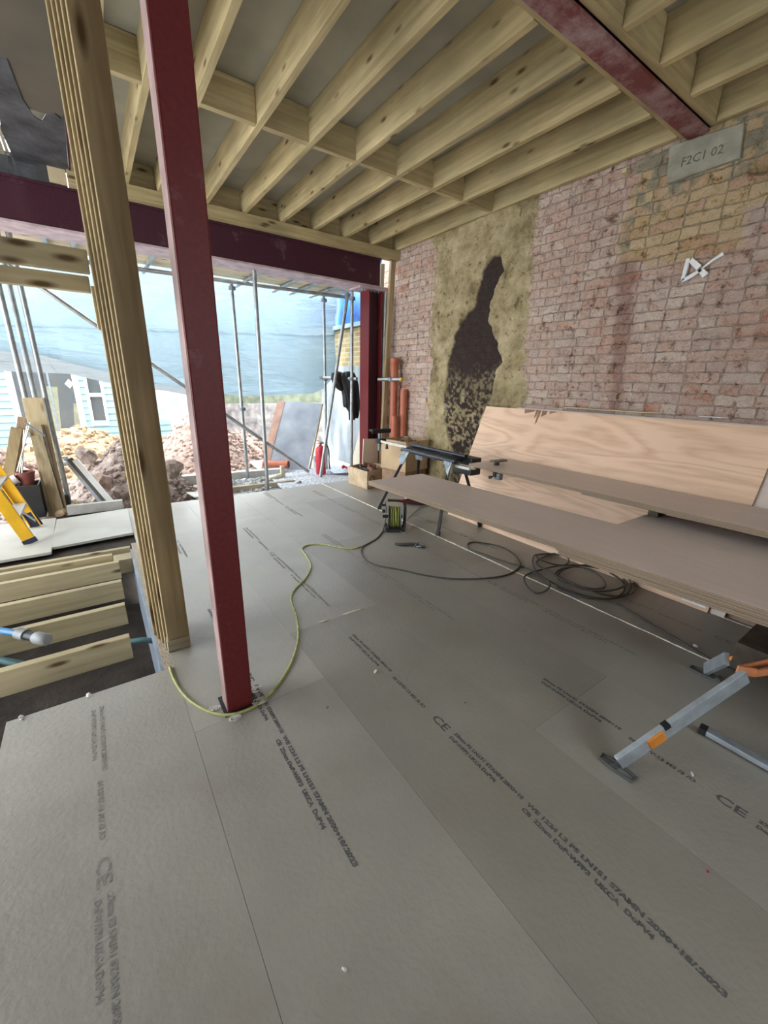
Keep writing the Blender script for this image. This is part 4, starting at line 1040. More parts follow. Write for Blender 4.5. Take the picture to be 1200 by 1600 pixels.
tag(mk('paper_roll', MB().tube([(3.52, 5.20, 2.645), (3.53, 5.20, 2.93)], .045, 14), CREAMB, smooth=True), 'cream packing wedged beside the end of the rear beam', 'packing')

# ------------------------------------------------------------------ scaffold
def coupler(c, parent, r=.036):
    mk('coupler', MB().lathe([(r, -.025), (r * 1.15, -.02), (r * 1.15, .02), (r, .025)], c, 10).box(c[0] - .02, c[0] + .05, c[1] - .012, c[1] + .012, c[2] - .018, c[2] + .018), GREYM, parent)
def pole(a, b, lab, couplers=(), cap=None):
    root = empty('scaffold_tube', a, lab, 'scaffold tube')
    mk('tube', MB().tube([a, b], .0242, 16), GALV, root, smooth=True)
    A_, B_ = Vector(a), Vector(b)
    for t in couplers: coupler(tuple(A_.lerp(B_, t)), root)
    if cap: mk('end_cap', MB().tube([B_ - (B_ - A_).normalized() * .03, B_ + (B_ - A_).normalized() * .004], .027, 14), flat('yellow_cap', (.72, .50, .10), .5), root, smooth=True)
    return root
pole((1.79, 5.30, -.05), (1.80, 5.30, 2.617), 'scaffold tube standing right behind the floor edge, second upright right of the red post')
pole((1.775, 6.12, -.1), (1.76, 6.12, 2.63), 'scaffold upright just right of the red post, coupled to the horizontal tube', (.40, .97))
pole((3.09, 6.10, -.1), (3.10, 6.10, 2.64), 'scaffold upright behind the fire extinguisher', (.56, .97))
pole((3.235, 5.52, -.1), (3.25, 5.52, 2.66), 'scaffold upright in front of the hanging black jacket', (.56, .95))
pole((2.72, 5.60, -.05), (3.22, 5.58, 2.60), 'leaning scaffold brace rising behind the fire extinguisher to the upper right', (.985,))
pole((-3.0, 6.35, 2.60), (3.36, 5.89, 2.60), 'long horizontal scaffold tube across the top of the rear opening', ())
pole((-.90, 6.05, 2.78), (2.66, 5.88, .03), 'long diagonal scaffold brace falling from upper left to lower right', ())
pole((3.05, 6.14, 1.455), (3.285, 5.44, 1.445), 'short horizontal scaffold tube carrying the black jacket', (.02,))
pole((3.435, 5.09, 1.445), (3.53, 4.66, 1.447), 'short scaffold tube with a yellow end poking past the orange drain pipe', (.55,), cap=True)
for i, (x, y) in enumerate(((-.535, 5.62), (-.46, 5.66), (-.375, 5.63))):
    pole((x, y, -.05), (x - .015, y + .02, 2.85), ['leftmost of three scaffold tubes standing together beyond the pit', 'middle one of three scaffold tubes standing together beyond the pit', 'rightmost of three scaffold tubes standing together beyond the pit'][i])
for i, x in enumerate((-2.2, -1.3, -.60, -.13, .10, .80, 1.35, 1.95, 2.45, 2.75, 3.05)):
    dx = random.uniform(-.03, .06)
    root = empty('putlog_tube', (x, 5.9, 2.66), ['short silver scaffold transom over the opening, %s from the left' % (ORD + ['tenth', 'eleventh'])[i]][0], 'scaffold tube', 'transoms under the scaffold boards')
    mk('tube', MB().tube([(x, 5.50, 2.655), (x + dx, 6.50, 2.655)], .0242, 12), GALV, root, smooth=True)
for i, y in enumerate((5.50, 5.74, 5.98)):
    tag(mk('scaffold_board', MB().box(-3.0, 3.45, y, y + .225, 2.682, 2.72), SCAFB, bevel=.003), ['pale scaffold board over the opening, nearest the steel beam', 'pale scaffold board over the opening, middle one', 'pale scaffold board over the opening, outermost'][i], 'scaffold board', 'scaffold boards over the rear opening')

# ------------------------------------------------------------------ plastic sheeting
def tarp_mat(name, col, tr=.55, rough=.35):
    m, nt, N, L, P = newmat(name)
    out = N['Material Output']
    tc = N.new('ShaderNodeTexCoord')
    n = N.new('ShaderNodeTexNoise'); n.inputs['Scale'].default_value = 1.3; n.inputs['Detail'].default_value = 8
    L.new(tc.outputs['Object'], n.inputs[0])
    r = ramp(N, [(.3, tuple(c * .9 for c in col)), (.7, col)]); L.new(n.outputs[0], r.inputs[0])
    L.new(r.outputs[0], P.inputs['Base Color']); P.inputs['Roughness'].default_value = rough
    t = N.new('ShaderNodeBsdfTranslucent'); L.new(r.outputs[0], t.inputs[0])
    mx = N.new('ShaderNodeMixShader'); mx.inputs[0].default_value = tr
    L.new(P.outputs[0], mx.inputs[1]); L.new(t.outputs[0], mx.inputs[2]); L.new(mx.outputs[0], out.inputs[0])
    n2 = N.new('ShaderNodeTexNoise'); n2.inputs['Scale'].default_value = 3.2; n2.inputs['Detail'].default_value = 4; n2.inputs['Distortion'].default_value = .8
    L.new(tc.outputs['Object'], n2.inputs[0])
    mpw = N.new('ShaderNodeMapping'); mpw.inputs[2].default_value = (0, .55, 0); mpw.inputs[3].default_value = (1.2, 1, 7)
    L.new(tc.outputs['Object'], mpw.inputs[0])
    n3 = N.new('ShaderNodeTexNoise'); n3.inputs['Scale'].default_value = 1.6; n3.inputs['Detail'].default_value = 5; n3.inputs['Distortion'].default_value = .5
    L.new(mpw.outputs[0], n3.inputs[0])
    hs = N.new('ShaderNodeMath'); hs.operation = 'MULTIPLY_ADD'; hs.inputs[1].default_value = 1.4; L.new(n3.outputs[0], hs.inputs[0]); L.new(n2.outputs[0], hs.inputs[2])
    b = N.new('ShaderNodeBump'); b.inputs['Strength'].default_value = .6; b.inputs['Distance'].default_value = .06
    L.new(hs.outputs[0], b.inputs['Height']); L.new(b.outputs[0], P.inputs['Normal']); L.new(b.outputs[0], t.inputs['Normal'])
    return m
TARP = tarp_mat('blue_white_sheeting', (.21, .285, .325), .5)
TARPG = tarp_mat('grey_white_sheeting', (.24, .265, .275), .35, .45)
def tarp(name, lab, top, bot, xs, nz, m, y0, fold=.05, seed=0, solid=0):
    """top/bot: functions of x -> z; hangs near y0(x, t)"""
    X = np.array(xs); nt_ = nz
    t = np.linspace(0, 1, nt_)
    Xg, Tg = np.meshgrid(X, t, indexing='ij')
    zt = np.array([top(x) for x in X])[:, None]; zb = np.array([bot(x) for x in X])[:, None]
    Zg = zt + (zb - zt) * Tg
    f1 = (fbm(Xg * 1.1 + Zg * .7, Zg * 1.8 - Xg * .5, 4, 40 + seed) - .5) * fold * 3
    f2 = np.sin(Xg * 3.1 + Zg * 4 + 3 * fbm(Xg, Zg, 3, 60 + seed)) * fold * .35
    f3 = (np.abs(fbm(Xg * 2.2 - Zg * 1.5, Zg * 3 + Xg * 1.2, 3, 80 + seed) - .5)) * fold * 1.6
    seam = -np.exp(-((Zg - 1.98 - .05 * Xg) / .015) ** 2) * .035
    Yg = y0(Xg, Tg) + f1 + f2 + f3 + seam
    o = grid_obj(name, np.stack([Xg, Yg, Zg], -1), len(X), nt_, m, root=(float(X[0]), 7.0, 1.2))
    return tag(o, lab, 'tarpaulin')
def lerp_tab(tab):
    xs = [a for a, b in tab]; ys = [b for a, b in tab]
    return lambda x: float(np.interp(x, xs, ys))
topf = lambda x: 2.86
botf = lerp_tab([(-4.0, 1.65), (-.85, 1.66), (-.45, 1.64), (.25, 1.45), (.8, 1.31), (1.2, 1.25), (1.6, 1.20), (2.0, 1.14), (2.6, 1.15), (3.25, 1.19), (3.42, 1.28), (3.60, 1.52), (3.66, 1.75)])
tarp('hanging_tarpaulin', 'large creased blue-white plastic sheet hanging across the back of the scaffold', topf, botf, np.arange(-4, 3.665, .035), 70, TARP, lambda X, T_: 7.0 + 0 * X - .55 * np.clip(X - 3.1, 0, 1), .06, 1)
botg = lerp_tab([(-4.0, 1.44), (-.85, 1.43), (-.2, 1.42), (.2, 1.32), (.6, 1.24), (.95, 1.21), (1.35, 1.13)])
topg = lerp_tab([(-4.0, 1.72), (-.85, 1.73), (-.45, 1.72), (.25, 1.52), (.8, 1.36), (1.35, 1.26)])
tarp('lower_tarpaulin', 'paler flap of sheeting showing below the big tarpaulin on the left', topg, botg, np.arange(-4, 1.36, .035), 16, TARPG, lambda X, T_: 7.14 + .12 * T_, .03, 5)
# ------------------------------------------------------------------ outside: boundary wall, ground, rubble
def outer_wall_mat():
    m, nt, N, L, P = newmat('yellow_stock_brick_outside')
    tc = N.new('ShaderNodeTexCoord'); sx = N.new('ShaderNodeSeparateXYZ'); L.new(tc.outputs['Object'], sx.inputs[0])
    cb = N.new('ShaderNodeCombineXYZ'); L.new(sx.outputs[1], cb.inputs[0]); L.new(sx.outputs[2], cb.inputs[1])
    br = N.new('ShaderNodeTexBrick'); L.new(cb.outputs[0], br.inputs[0])
    br.inputs['Scale'].default_value = 1; br.inputs['Mortar Size'].default_value = .009
    br.inputs['Brick Width'].default_value = .225; br.inputs['Row Height'].default_value = .075
    br.inputs['Color1'].default_value = (.46, .37, .18, 1); br.inputs['Color2'].default_value = (.33, .24, .11, 1); br.inputs['Mortar'].default_value = (.50, .44, .32, 1)
    L.new(br.outputs[0], P.inputs['Base Color']); P.inputs['Roughness'].default_value = .9
    return m
STAIN = flat('stained_pale_render', (.16, .18, .20), .75, 0, 0, 3.5, .2, 40, col2=(.50, .56, .58), stretch=(1, 1, .35))
bw = tag(mk('boundary_wall', MB().box(3.69, 3.80, 5.47, 7.42, -.3, 1.66), STAIN), 'pale stained rendered wall right of the fire extinguisher', 'wall')
tag(mk('neighbour_brick_wall', MB().box(3.70, 3.80, 5.47, 7.6, 1.66, 2.24), outer_wall_mat(), root=(3.7, 0, 0)), 'strip of yellow brickwork above the pale rendered wall outside', 'wall')
BLUET = flat('blue_sheeting', (.02, .13, .45), .4, 0, .3, 4)
bt = MB().box(3.66, 3.80, 5.47, 7.7, 2.24, 3.4)
bq = tag(mk('blue_hoarding', bt, BLUET), 'bright blue sheeting above the yellow brickwork outside', 'sheeting')
mk('ledge', MB().box(3.60, 3.70, 5.47, 7.7, 2.24, 2.30), flat('pale_blue_ledge', (.30, .42, .50), .5), bq)
tag(mk('cream_sheet', MB().prism([(3.40, 5.46, 0.0), (3.40, 5.86, 0), (3.655, 5.80, .98), (3.655, 5.46, .98)], (.012, 0, 0)), CREAMB), 'cream panel leaning on the rendered wall behind the column', 'panel')

def ground_h(x, y):
    return 0
def heap(name, lab, cx, cy, rx, ry, h_, m, seed, n, rmin, rmax, base=-.12, sub=1, res=.07, pw=1.0):
    """rubble heap: a rough mound with many broken lumps on it, all one heap"""
    mb = MB()
    xs = np.arange(cx - rx * 1.05, cx + rx * 1.05, res); ys = np.arange(cy - ry * 1.05, cy + ry * 1.05, res)
    Xg, Yg = np.meshgrid(xs, ys, indexing='ij')
    d = np.sqrt(((Xg - cx) / rx) ** 2 + ((Yg - cy) / ry) ** 2)
    Hh = np.clip(1 - d, 0, 1) ** pw * h_ * 1.15 + (fbm(Xg * 4, Yg * 4, 4, seed) - .5) * .16 * np.clip(1.2 - d, 0, 1) + base
    vs = np.stack([Xg, Yg, Hh], -1).reshape(-1, 3)
    mb.add([tuple(v) for v in vs], [tuple(f) for f in grid_faces(len(xs), len(ys))])
    r_ = random.Random(seed)
    for k in range(n):
        a, q = r_.uniform(0, 6.28), math.sqrt(r_.random()) * 1.0
        x, y = cx + rx * q * math.cos(a), cy + ry * q * math.sin(a)
        i = min(max(int((x - xs[0]) / res), 0), len(xs) - 1); j = min(max(int((y - ys[0]) / res), 0), len(ys) - 1)
        rr = rmin + (rmax - rmin) * r_.random() ** 2.5
        mb.rock((x, y, Hh[i, j] + rr * .25), rr, seed * 100 + k, sub)
    o = mk(name, mb, m, fixn=False)
    return tag(o, lab, 'rubble', kind='stuff')
tag(mk('outside_ground', MB().box(-9, 3.69, 5.19, 16, -.35, -.13).box(3.69, 9, 7.5, 16, -.35, -.13), EARTH), 'bare clay ground outside beyond the floor edge', 'ground', kind='structure')
heap('rubble_heap', 'yellowish clay heap in front of the pale blue shed', -.3, 8.8, 1.5, 1.0, .62, STONEB, 1, 1100, .022, .08)
heap('rubble_heap', 'reddish clay heap at the far left edge', -1.6, 7.4, 1.1, 1.0, .75, STONEA, 2, 380, .03, .09)
heap('rubble_heap', 'dark clod heap just beyond the loose sheets, left of the red post', .25, 6.45, .78, .80, .62, STONEC, 3, 2300, .015, .055)
heap('rubble_heap', 'large crumbly clay heap seen either side of the red post', 1.55, 8.2, 1.15, 1.0, .85, STONEA, 4, 1700, .018, .06)
heap('rubble_heap', 'small brown clod pile against the floor edge beside the timber post', .62, 5.78, .34, .38, .30, STONEC, 5, 220, .02, .06)
heap('rubble_heap', 'low spread of grey stones left of the scaffold tubes', -.45, 5.75, .75, .45, .08, STONEC, 6, 160, .02, .06)
heap('debris_spread', 'pale chalky debris strewn on the ground behind the floor edge', 1.75, 5.75, .62, .50, .10, STONED, 7, 420, .012, .05)
heap('rubble_heap', 'low crumbled slope below the outdoor garden wall', 2.4, 8.6, .9, .9, .45, STONEA, 8, 420, .03, .08)
big = [((-.02, 6.0, .12), .13, STONEA, 'reddish broken brick lump on the dark clod heap'), ((.28, 6.05, .16), .12, STONEB, 'yellow-brown lump on the dark clod heap'), ((-.15, 6.4, .42), .12, STONEC, 'dark clod near the top of the dark heap'),
       ((.10, 5.75, .02), .11, STONEC, 'grey clod at the foot of the dark heap'), ((.40, 5.95, .10), .10, STONEA, 'pinkish lump beside the timber post'), ((.72, 5.62, .33), .11, STONEC, 'large brown clod resting on the small pile beside the timber post'),
       ((-.32, 5.38, .03), .07, STONEB, 'smooth pale stone on the ground by the fence block'), ((-.44, 5.33, .0), .06, STONEB, 'small flat stone left of the smooth pale one'), ((2.28, 5.40, -.04), .06, STONEC, 'grey stone at the floor edge under the extinguisher')]
for i, (c, r, m_, lb_) in enumerate(big):
    tag(mk('stone', MB().rock(c, r, 500 + i, 2), m_), lb_, 'stone')
# slab with splatter, kerb edge
tag(mk('concrete_slab', MB().prism([(1.98, 5.20, -.04), (3.68, 5.20, -.04), (3.68, 7.4, -.04), (2.2, 7.4, -.04), (2.1, 6.4, -.04)], (0, 0, .03)), SPECK, bevel=.004), 'splattered concrete slab under the fire extinguisher', 'slab')

# fire extinguisher
fe = empty('fire_extinguisher', (2.84, 5.80, -.01), 'red fire extinguisher standing on the slab outside the opening', 'fire extinguisher')
cx, cy = 2.84, 5.80
mk('cylinder', MB().lathe([(.070, -.01), (.078, 0), (.078, .36), (.070, .40), (.045, .43), (.028, .44), (.028, .455)], (cx, cy, 0), 24), REDPL, fe, smooth=True)
mk('label', MB().tube([(cx + .02, cy - .0, .10), (cx + .02, cy, .34)], .0635, 24), flat('white_label', (.75, .75, .75), .5), fe, smooth=True)
hd = mk('valve_head', MB().tube([(cx, cy, .45), (cx, cy, .49)], .018, 12), GREYM, fe, smooth=True)
mk('lever', MB().bar((cx + .02, cy, .50), (cx - .075, cy - .02, .53), .02, .008), REDPL, hd)
mk('lever', MB().bar((cx + .02, cy, .485), (cx - .06, cy - .02, .485), .02, .008), REDPL, hd)
mk('hose', MB().tube(smoothp([(cx + .02, cy, .475), (cx + .09, cy, .47), (cx + .135, cy - .02, .36), (cx + .13, cy - .03, .18), (cx + .14, cy - .04, .06)]), .010, 8), DKPLAST, fe, smooth='all')

# hanging jacket
def mkj(n, mb, *a, **k):
    mb.v = [(x + .095, y, z) for x, y, z in mb.v]
    return mk(n, mb, *a, **k)
jk = empty('black_jacket', (3.16, 5.55, 1.45), 'black jacket slung over the short scaffold tube beside the column', 'jacket')
def loft(rows, n=28, seed=0, fold=.012):
    mb = MB(); base = 0
    for i, (cx_, cy_, z, rx_, ry_) in enumerate(rows):
        for k in range(n):
            a = 2 * math.pi * k / n
            q = 1 + fold / max(rx_, .03) * (math.sin(a * 5 + seed + z * 6) + .7 * math.sin(a * 9 + z * 13 + seed))
            mb.v.append((cx_ + rx_ * q * math.cos(a), cy_ + ry_ * q * math.sin(a), z + .008 * math.sin(a * 3 + seed)))
    for i in range(len(rows) - 1):
        for k in range(n):
            mb.f.append((i * n + k, i * n + (k + 1) % n, (i + 1) * n + (k + 1) % n, (i + 1) * n + k))
    mb.f.append(tuple(range(n))[::-1]); mb.f.append(tuple((len(rows) - 1) * n + k for k in range(n)))
    return mb
mkj('body', loft([(3.18, 5.66, 1.545, .03, .02), (3.17, 5.66, 1.53, .10, .05), (3.17, 5.66, 1.46, .14, .08), (3.19, 5.65, 1.36, .135, .09), (3.215, 5.65, 1.25, .125, .08), (3.225, 5.64, 1.12, .12, .07), (3.24, 5.63, 1.02, .11, .06), (3.27, 5.63, .93, .07, .045), (3.275, 5.63, .88, .055, .035), (3.28, 5.63, .86, .03, .02)], 32, 1), JACKET, jk, smooth='all')
mkj('hood', loft([(3.02, 5.72, 1.54, .03, .03), (3.01, 5.71, 1.52, .085, .06), (3.01, 5.70, 1.45, .10, .075), (3.02, 5.69, 1.38, .085, .07), (3.05, 5.68, 1.30, .05, .05), (3.07, 5.68, 1.27, .02, .02)], 28, 3, .014), JACKET, jk, smooth='all')
mkj('sleeve', loft([(3.07, 5.66, 1.42, .05, .05), (3.11, 5.66, 1.30, .055, .05), (3.13, 5.65, 1.18, .05, .045), (3.13, 5.65, 1.08, .05, .04), (3.13, 5.65, 1.03, .045, .035)], 24, 5, .008), JACKET, jk, smooth='all')
mkj('sleeve', loft([(3.20, 5.60, 1.20, .05, .04), (3.20, 5.60, 1.05, .055, .045), (3.20, 5.60, .92, .05, .04), (3.20, 5.60, .84, .045, .035)], 24, 6, .008), JACKET, jk, smooth='all')

# leaning ply board outside with pink strip, bricks behind it
lbd = empty('leaning_board', (2.8, 6.3, 0), 'large paint-smeared board leaning outside behind the scaffold', 'board')
SMEAR = flat('paint_smeared_face', (.26, .29, .34), .7, 0, 0, 3, .1, 40, col2=(.46, .50, .55))
A1, B1, C1, D1 = Vector((2.26, 6.55, -.02)), Vector((2.80, 6.22, -.02)), Vector((3.29, 6.62, 1.03)), Vector((2.60, 6.90, 1.07))
A1 = B1 + D1 - C1
mk('panel', MB().prism([A1, B1, C1, D1], (.02, .03, 0)), SMEAR, lbd)
nf = Vector((-.004, -.006, .001))
mk('bare_strip', MB().prism([A1 + nf, A1.lerp(B1, .14) + nf, D1.lerp(C1, .17) + nf, D1 + nf], (-.001, -.001, 0)), flat('salmon_ply', (.50, .31, .24), .7), lbd)
mk('edge_batten', MB().prism([B1 + Vector((.03, .02, 0)), B1 + Vector((.07, .03, 0)), C1 + Vector((.05, .03, 0)), C1 + Vector((.02, .02, 0))], (.01, .03, 0)), PALEPLY, lbd)
for i, (x, y, z) in enumerate(((2.98, 6.28, .0), (2.98, 6.30, .10), (3.02, 6.27, .20))):
    tag(mk('concrete_block', MB().box(x, x + .22, y, y + .10, z - .01, z + .085), CONC, bevel=.004), ['bottom', 'middle', 'top'][i] + ' concrete block of the stack behind the fire extinguisher', 'block', 'blocks behind the extinguisher')
# outside pipe, timbers, planks
op = empty('short_drain_pipe', (2.40, 6.35, .1), 'short orange drain pipe lying outside in front of the leaning board', 'drain pipe')
a, b = Vector((2.16, 6.52, .10)), Vector((2.47, 6.24, .10))
mk('pipe', MB().tube([a, b], .055, 18), PIPE, op, smooth=True)
mk('socket', MB().tube([b - (b - a) * .18, b - (b - a) * .17, b + (b - a) * .02], [.055, .068, .068], 18), PIPE, op, smooth=True)
mk('bore', MB().tube([b + (b - a) * .021, b + (b - a) * .024], .055, 18), flat('dark_bore', (.12, .03, .02), .8), op)
tag(mk('ground_beam', MB().bar((.95, 5.62, -.04), (2.28, 5.56, -.03), .07, .075), WEATHERED, bevel=.004), 'pale timber beam lying on the ground just behind the floor edge', 'timber')
tag(mk('ground_beam', MB().bar((.9, 6.32, .0), (2.36, 6.20, -.01), .12, .14), CONC, bevel=.006), 'grey concrete beam lying further out, behind the pale timber', 'beam')
tag(mk('broken_pipe', MB().tube([(2.02, 5.85, -.02), (2.20, 5.86, .03)], .035, 12), flat('cream_pipe', (.60, .56, .42), .6), smooth=True), 'cream pipe stub lying beside the concrete beam', 'pipe')
tag(mk('broken_pipe', MB().bar((2.24, 5.88, -.06), (2.24, 5.90, .16), .06, .05, (0, 1, 0)), flat('cream_block', (.60, .55, .42), .7), bevel=.003), 'upright cream post stub at the slab corner', 'block')
tag(mk('plywood_scrap', MB().prism([(.82, 5.55, .0), (1.25, 5.50, -.03), (1.35, 5.22, -.02), (.86, 5.22, .01)], (0, 0, .015)), SHEET), 'pale board scrap at the floor edge right of the timber post', 'board')
tag(mk('plywood_scrap', MB().prism([(1.15, 5.95, .03), (1.50, 5.85, .02), (1.45, 6.05, .02), (1.2, 6.15, .03)], (0, 0, .012)), SPECK), 'small dusty board on the debris right of the red post', 'board')
tag(mk('concrete_kerb', MB().bar((-.38, 5.28, .035), (.12, 5.24, .04), .07, .10), CONC, bevel=.005), 'grey concrete kerb block at the back edge of the loose sheet', 'kerb')
tag(mk('metal_tray', MB().prism([(2.98, 5.62, .012), (3.02, 5.95, .02), (3.35, 5.80, .05), (3.22, 5.42, .05)], (0, 0, .008)), ALU), 'tilted grey metal sheet on the slab beside the extinguisher', 'metal sheet')
tag(mk('red_rag', MB().rock((3.18, 5.68, .09), .03, 77, 2).rock((3.22, 5.66, .08), .025, 78, 2), REDPL), 'small red scrap on the grey metal sheet', 'scrap')

# left-hand clutter outside
def plank(a, b, w, t, m, lab, nm='plank', upv=(0, 1, 0)):
    return tag(mk(nm, MB().bar(a, b, w, t, upv), m, bevel=.003), lab, 'plank')
plank((-.475, 5.42, -.05), (-.485, 5.60, 1.17), .165, .022, PALEPLY, 'tall pale board standing among the scaffold tubes')
plank((-.46, 5.33, -.05), (-.515, 5.52, .80), .10, .020, timber('stained_plank', (.50, .42, .28), (.25, .19, .12), 'Z'), 'stained darker plank in front of the tall pale board')
plank((-.415, 5.38, -.05), (-.45, 5.55, .90), .02, .06, DARKWOOD, 'narrow dark batten at the right of the stained plank')
plank((-.90, 5.42, .10), (-.655, 5.55, .88), .09, .05, STUD, 'leftmost of two timbers leaning at the left edge')
plank((-.82, 5.46, .10), (-.60, 5.60, .98), .07, .05, timber('brown_timber', (.46, .33, .22), (.32, .21, .13), 'Z'), 'brown timber leaning right of the leftmost one')
for i, (x, z1) in enumerate(((-.79, .93), (-.755, .90), (-.72, .86))):
    tag(mk('steel_rod', MB().tube([(x, 5.40, .28), (-.54 - .03 * i, 5.52, z1)], .007, 8), ALUW, smooth=True), ['left', 'middle', 'right'][i] + ' one of three thin bright rods standing in the black crate', 'rod', 'rods in the black crate')
tag(mk('diagonal_rod', MB().tube([(-.58, 5.44, .95), (-.44, 5.42, .80)], .009, 8), GREYM, smooth=True), 'short grey rod resting across the stained plank', 'rod')
cr = MB()
for (x0, x1, y0, y1) in ((-.84, -.56, 5.25, 5.265), (-.84, -.56, 5.50, 5.515), (-.84, -.825, 5.265, 5.50), (-.575, -.56, 5.265, 5.50)): cr.box(x0, x1, y0, y1, .02, .34)
cr.box(-.84, -.56, 5.25, 5.515, .0, .02)
tag(mk('black_crate', cr, DKPLAST, bevel=.004), 'black plastic crate standing behind the yellow ladder', 'crate')
tag(mk('flower_pot', MB().lathe([(.055, .0), (.075, .12), (.08, .12), (.08, .14), (.068, .14), (.05, .01)], (-.66, 5.40, .32), 16), flat('dark_red_pot', (.22, .06, .05), .6), smooth=True), 'dark red pot on the black crate', 'pot')
tag(mk('white_bucket_lid', MB().tube([(-.80, 5.36, .36), (-.72, 5.36, .40)], .05, 14), flat('pinkish_grey_tub', (.45, .40, .42), .5), smooth=True), 'pinkish grey tub lying on the black crate', 'tub')
for i, (x, m_) in enumerate(((-.33, ALU), (-.29, flat('dark_profile', (.10, .09, .085), .5)), (-.245, WHITE))):
    tag(mk('window_profile', MB().bar((x, 5.72 - i * .03, .52 - .01 * i), (x + .26, 5.50 - i * .02, .02), .055, .05, (0, 1, 0)), m_, bevel=.003), ['left aluminium', 'middle dark', 'right white'][i] + ' length of window profile lying against the clods', 'profile', 'window profiles by the scaffold tubes')
tag(mk('white_lump', MB().rock((-.35, 5.66, .47), .035, 91, 2), FOAMW), 'white plaster lump caught on the scaffold tubes', 'lump')
tag(mk('dark_base', MB().box(-.55, -.36, 5.56, 5.74, -.05, .14), DKPLAST, bevel=.02), 'dark bucket base holding the three scaffold tubes', 'bucket')

# ------------------------------------------------------------------ shed at the end of the garden
SY = 12.0
shed = empty('garden_shed', (-.5, SY, -.2), 'pale blue weatherboarded shed with white framed glazing beyond the heaps', 'shed')
BLUECLAD = flat('pale_blue_boards', (.22, .36, .39), .6, 0, .04, 3)
def clad(x0, x1, z0=-.2, z1=2.7):
    mb = MB(); z = z0
    while z < z1 - .01:
        mb.prism([(x0, SY, z), (x0, SY - .035, z), (x0, SY - .012, z + .145), (x0, SY, z + .15)], (x1 - x0, 0, 0)); z += .15
    return mb
for i, (x0, x1) in enumerate(((-4.5, -2.2), (-1.78, -1.40), (-.165, -.06), (.29, 1.6))):
    mk('cladding', clad(x0, x1), BLUECLAD, shed)
mk('cladding', clad(-.06, .29, -.2, .28), BLUECLAD, shed); mk('cladding', clad(-.06, .29, 1.75, 2.7), BLUECLAD, shed)
mk('cladding', clad(-1.4, -.165, 1.9, 2.7), BLUECLAD, shed)
mk('side_wall', MB().box(1.58, 1.62, SY, SY + 3, -.2, 2.7), BLUECLAD, shed)
mk('back_wall', MB().box(-4.5, 1.6, SY + 2.9, SY + 3, -.2, 2.7), flat('shed_inside', (.10, .10, .10), .8), shed)
mk('floor_slab', MB().box(-4.5, 1.6, SY, SY + 3, -.22, -.12), CONC, shed)
mk('roof', MB().box(-4.6, 1.8, SY - .25, SY + 3.1, 2.7, 2.78), DARKWOOD, shed)
GL, glnt, N_, L_n, Pg = newmat('window_glass')
Pg.inputs['Base Color'].default_value = (.75, .80, .82, 1); Pg.inputs['Roughness'].default_value = .03; Pg.inputs['Transmission Weight'].default_value = .93; Pg.inputs['IOR'].default_value = 1.45
def frame(x0, x1, z0, z1, t, name):
    w = mk(name, MB().box(x0, x0 + t, SY - .06, SY + .04, z0, z1).box(x1 - t, x1, SY - .06, SY + .04, z0, z1).box(x0 + t, x1 - t, SY - .06, SY + .04, z1 - t, z1).box(x0 + t, x1 - t, SY - .06, SY + .04, z0, z0 + t), WHITE, shed, bevel=.004)
    mk('pane', MB().box(x0 + t, x1 - t, SY - .012, SY - .004, z0 + t, z1 - t), GL, w)
    return w
frame(-1.40, -.165, -.05, 1.90, .11, 'glazed_door')
frame(-2.2, -1.78, -.16, 1.90, .08, 'glazed_door')
w = frame(-.06, .29, .28, 1.75, .055, 'shed_window')
mk('mullion', MB().box(-.005, .235, SY - .055, SY + .03, .94, 1.02), WHITE, w)
mk('door_mullion', MB().box(-.72, -.68, SY - .02, SY + .02, -.05, 1.79), GREYM, shed)
mk('paper_diamond', MB().prism([(-.42, SY - .02, 1.22), (-.34, SY - .02, 1.32), (-.26, SY - .02, 1.22), (-.34, SY - .02, 1.12)], (0, .004, 0)), WHITE, shed)
tag(mk('yellow_board', MB().bar((-.85, SY + .30, -.12), (-.74, SY + .5, 1.15), .30, .03, (0, 1, 0)), flat('yellow_ply', (.72, .60, .28), .7)), 'yellowish board standing inside the shed, left one', 'board')
tag(mk('yellow_board', MB().bar((-.30, SY + .30, -.12), (-.20, SY + .5, .75), .30, .03, (0, 1, 0)), flat('yellow_ply_b', (.72, .60, .28), .7)), 'lower yellowish board standing inside the shed, right one', 'board')

# garden wall, fence and leaning pale sheet in the distance
GW = flat('grey_garden_masonry', (.10, .095, .095), .9, 0, 0, 7, .6, 20, col2=(.32, .29, .27))
tag(mk('garden_wall', MB().box(2.0, 6.5, 9.7, 9.95, -.2, .88), GW), 'rough grey garden wall below the tarpaulin edge', 'wall')
fn = empty('picket_fence', (2.0, 9.8, .88), 'grey-green close-boarded fence above the garden wall', 'fence')
fm = MB(); x = 2.0
while x < 6.5:
    fm.box(x, x + .05, 9.80, 9.82, .88, 1.75 + random.uniform(-.04, .04)); x += .0515
mk('pales', fm, flat('mossy_fence', (.12, .135, .09), .85, 0, .2, 6), fn)
tag(mk('pale_sheet', MB().prism([(.95, 9.6, .6), (2.05, 9.5, .45), (2.0, 9.85, 1.35), (.90, 9.9, 1.45)], (.01, .05, 0)), flat('pale_blue_sheet', (.24, .29, .29), .6, 0, .12, 2.5, .3, 9)), 'pale blue-grey sheet propped behind the clay heap, left of the red post', 'sheet')
tag(mk('boundary_fence', MB().box(-9, -4.6, 9, 9.1, -.2, 2.4), GW), 'distant grey boundary beyond the shed side', 'fence')
hg = MB(); rr_ = random.Random(5)
for k in range(160):
    hg.rock((rr_.uniform(2.2, 6.0), rr_.uniform(10.2, 10.6), 1.35 + rr_.uniform(-.25, .55)), rr_.uniform(.10, .2), 900 + k, 1)
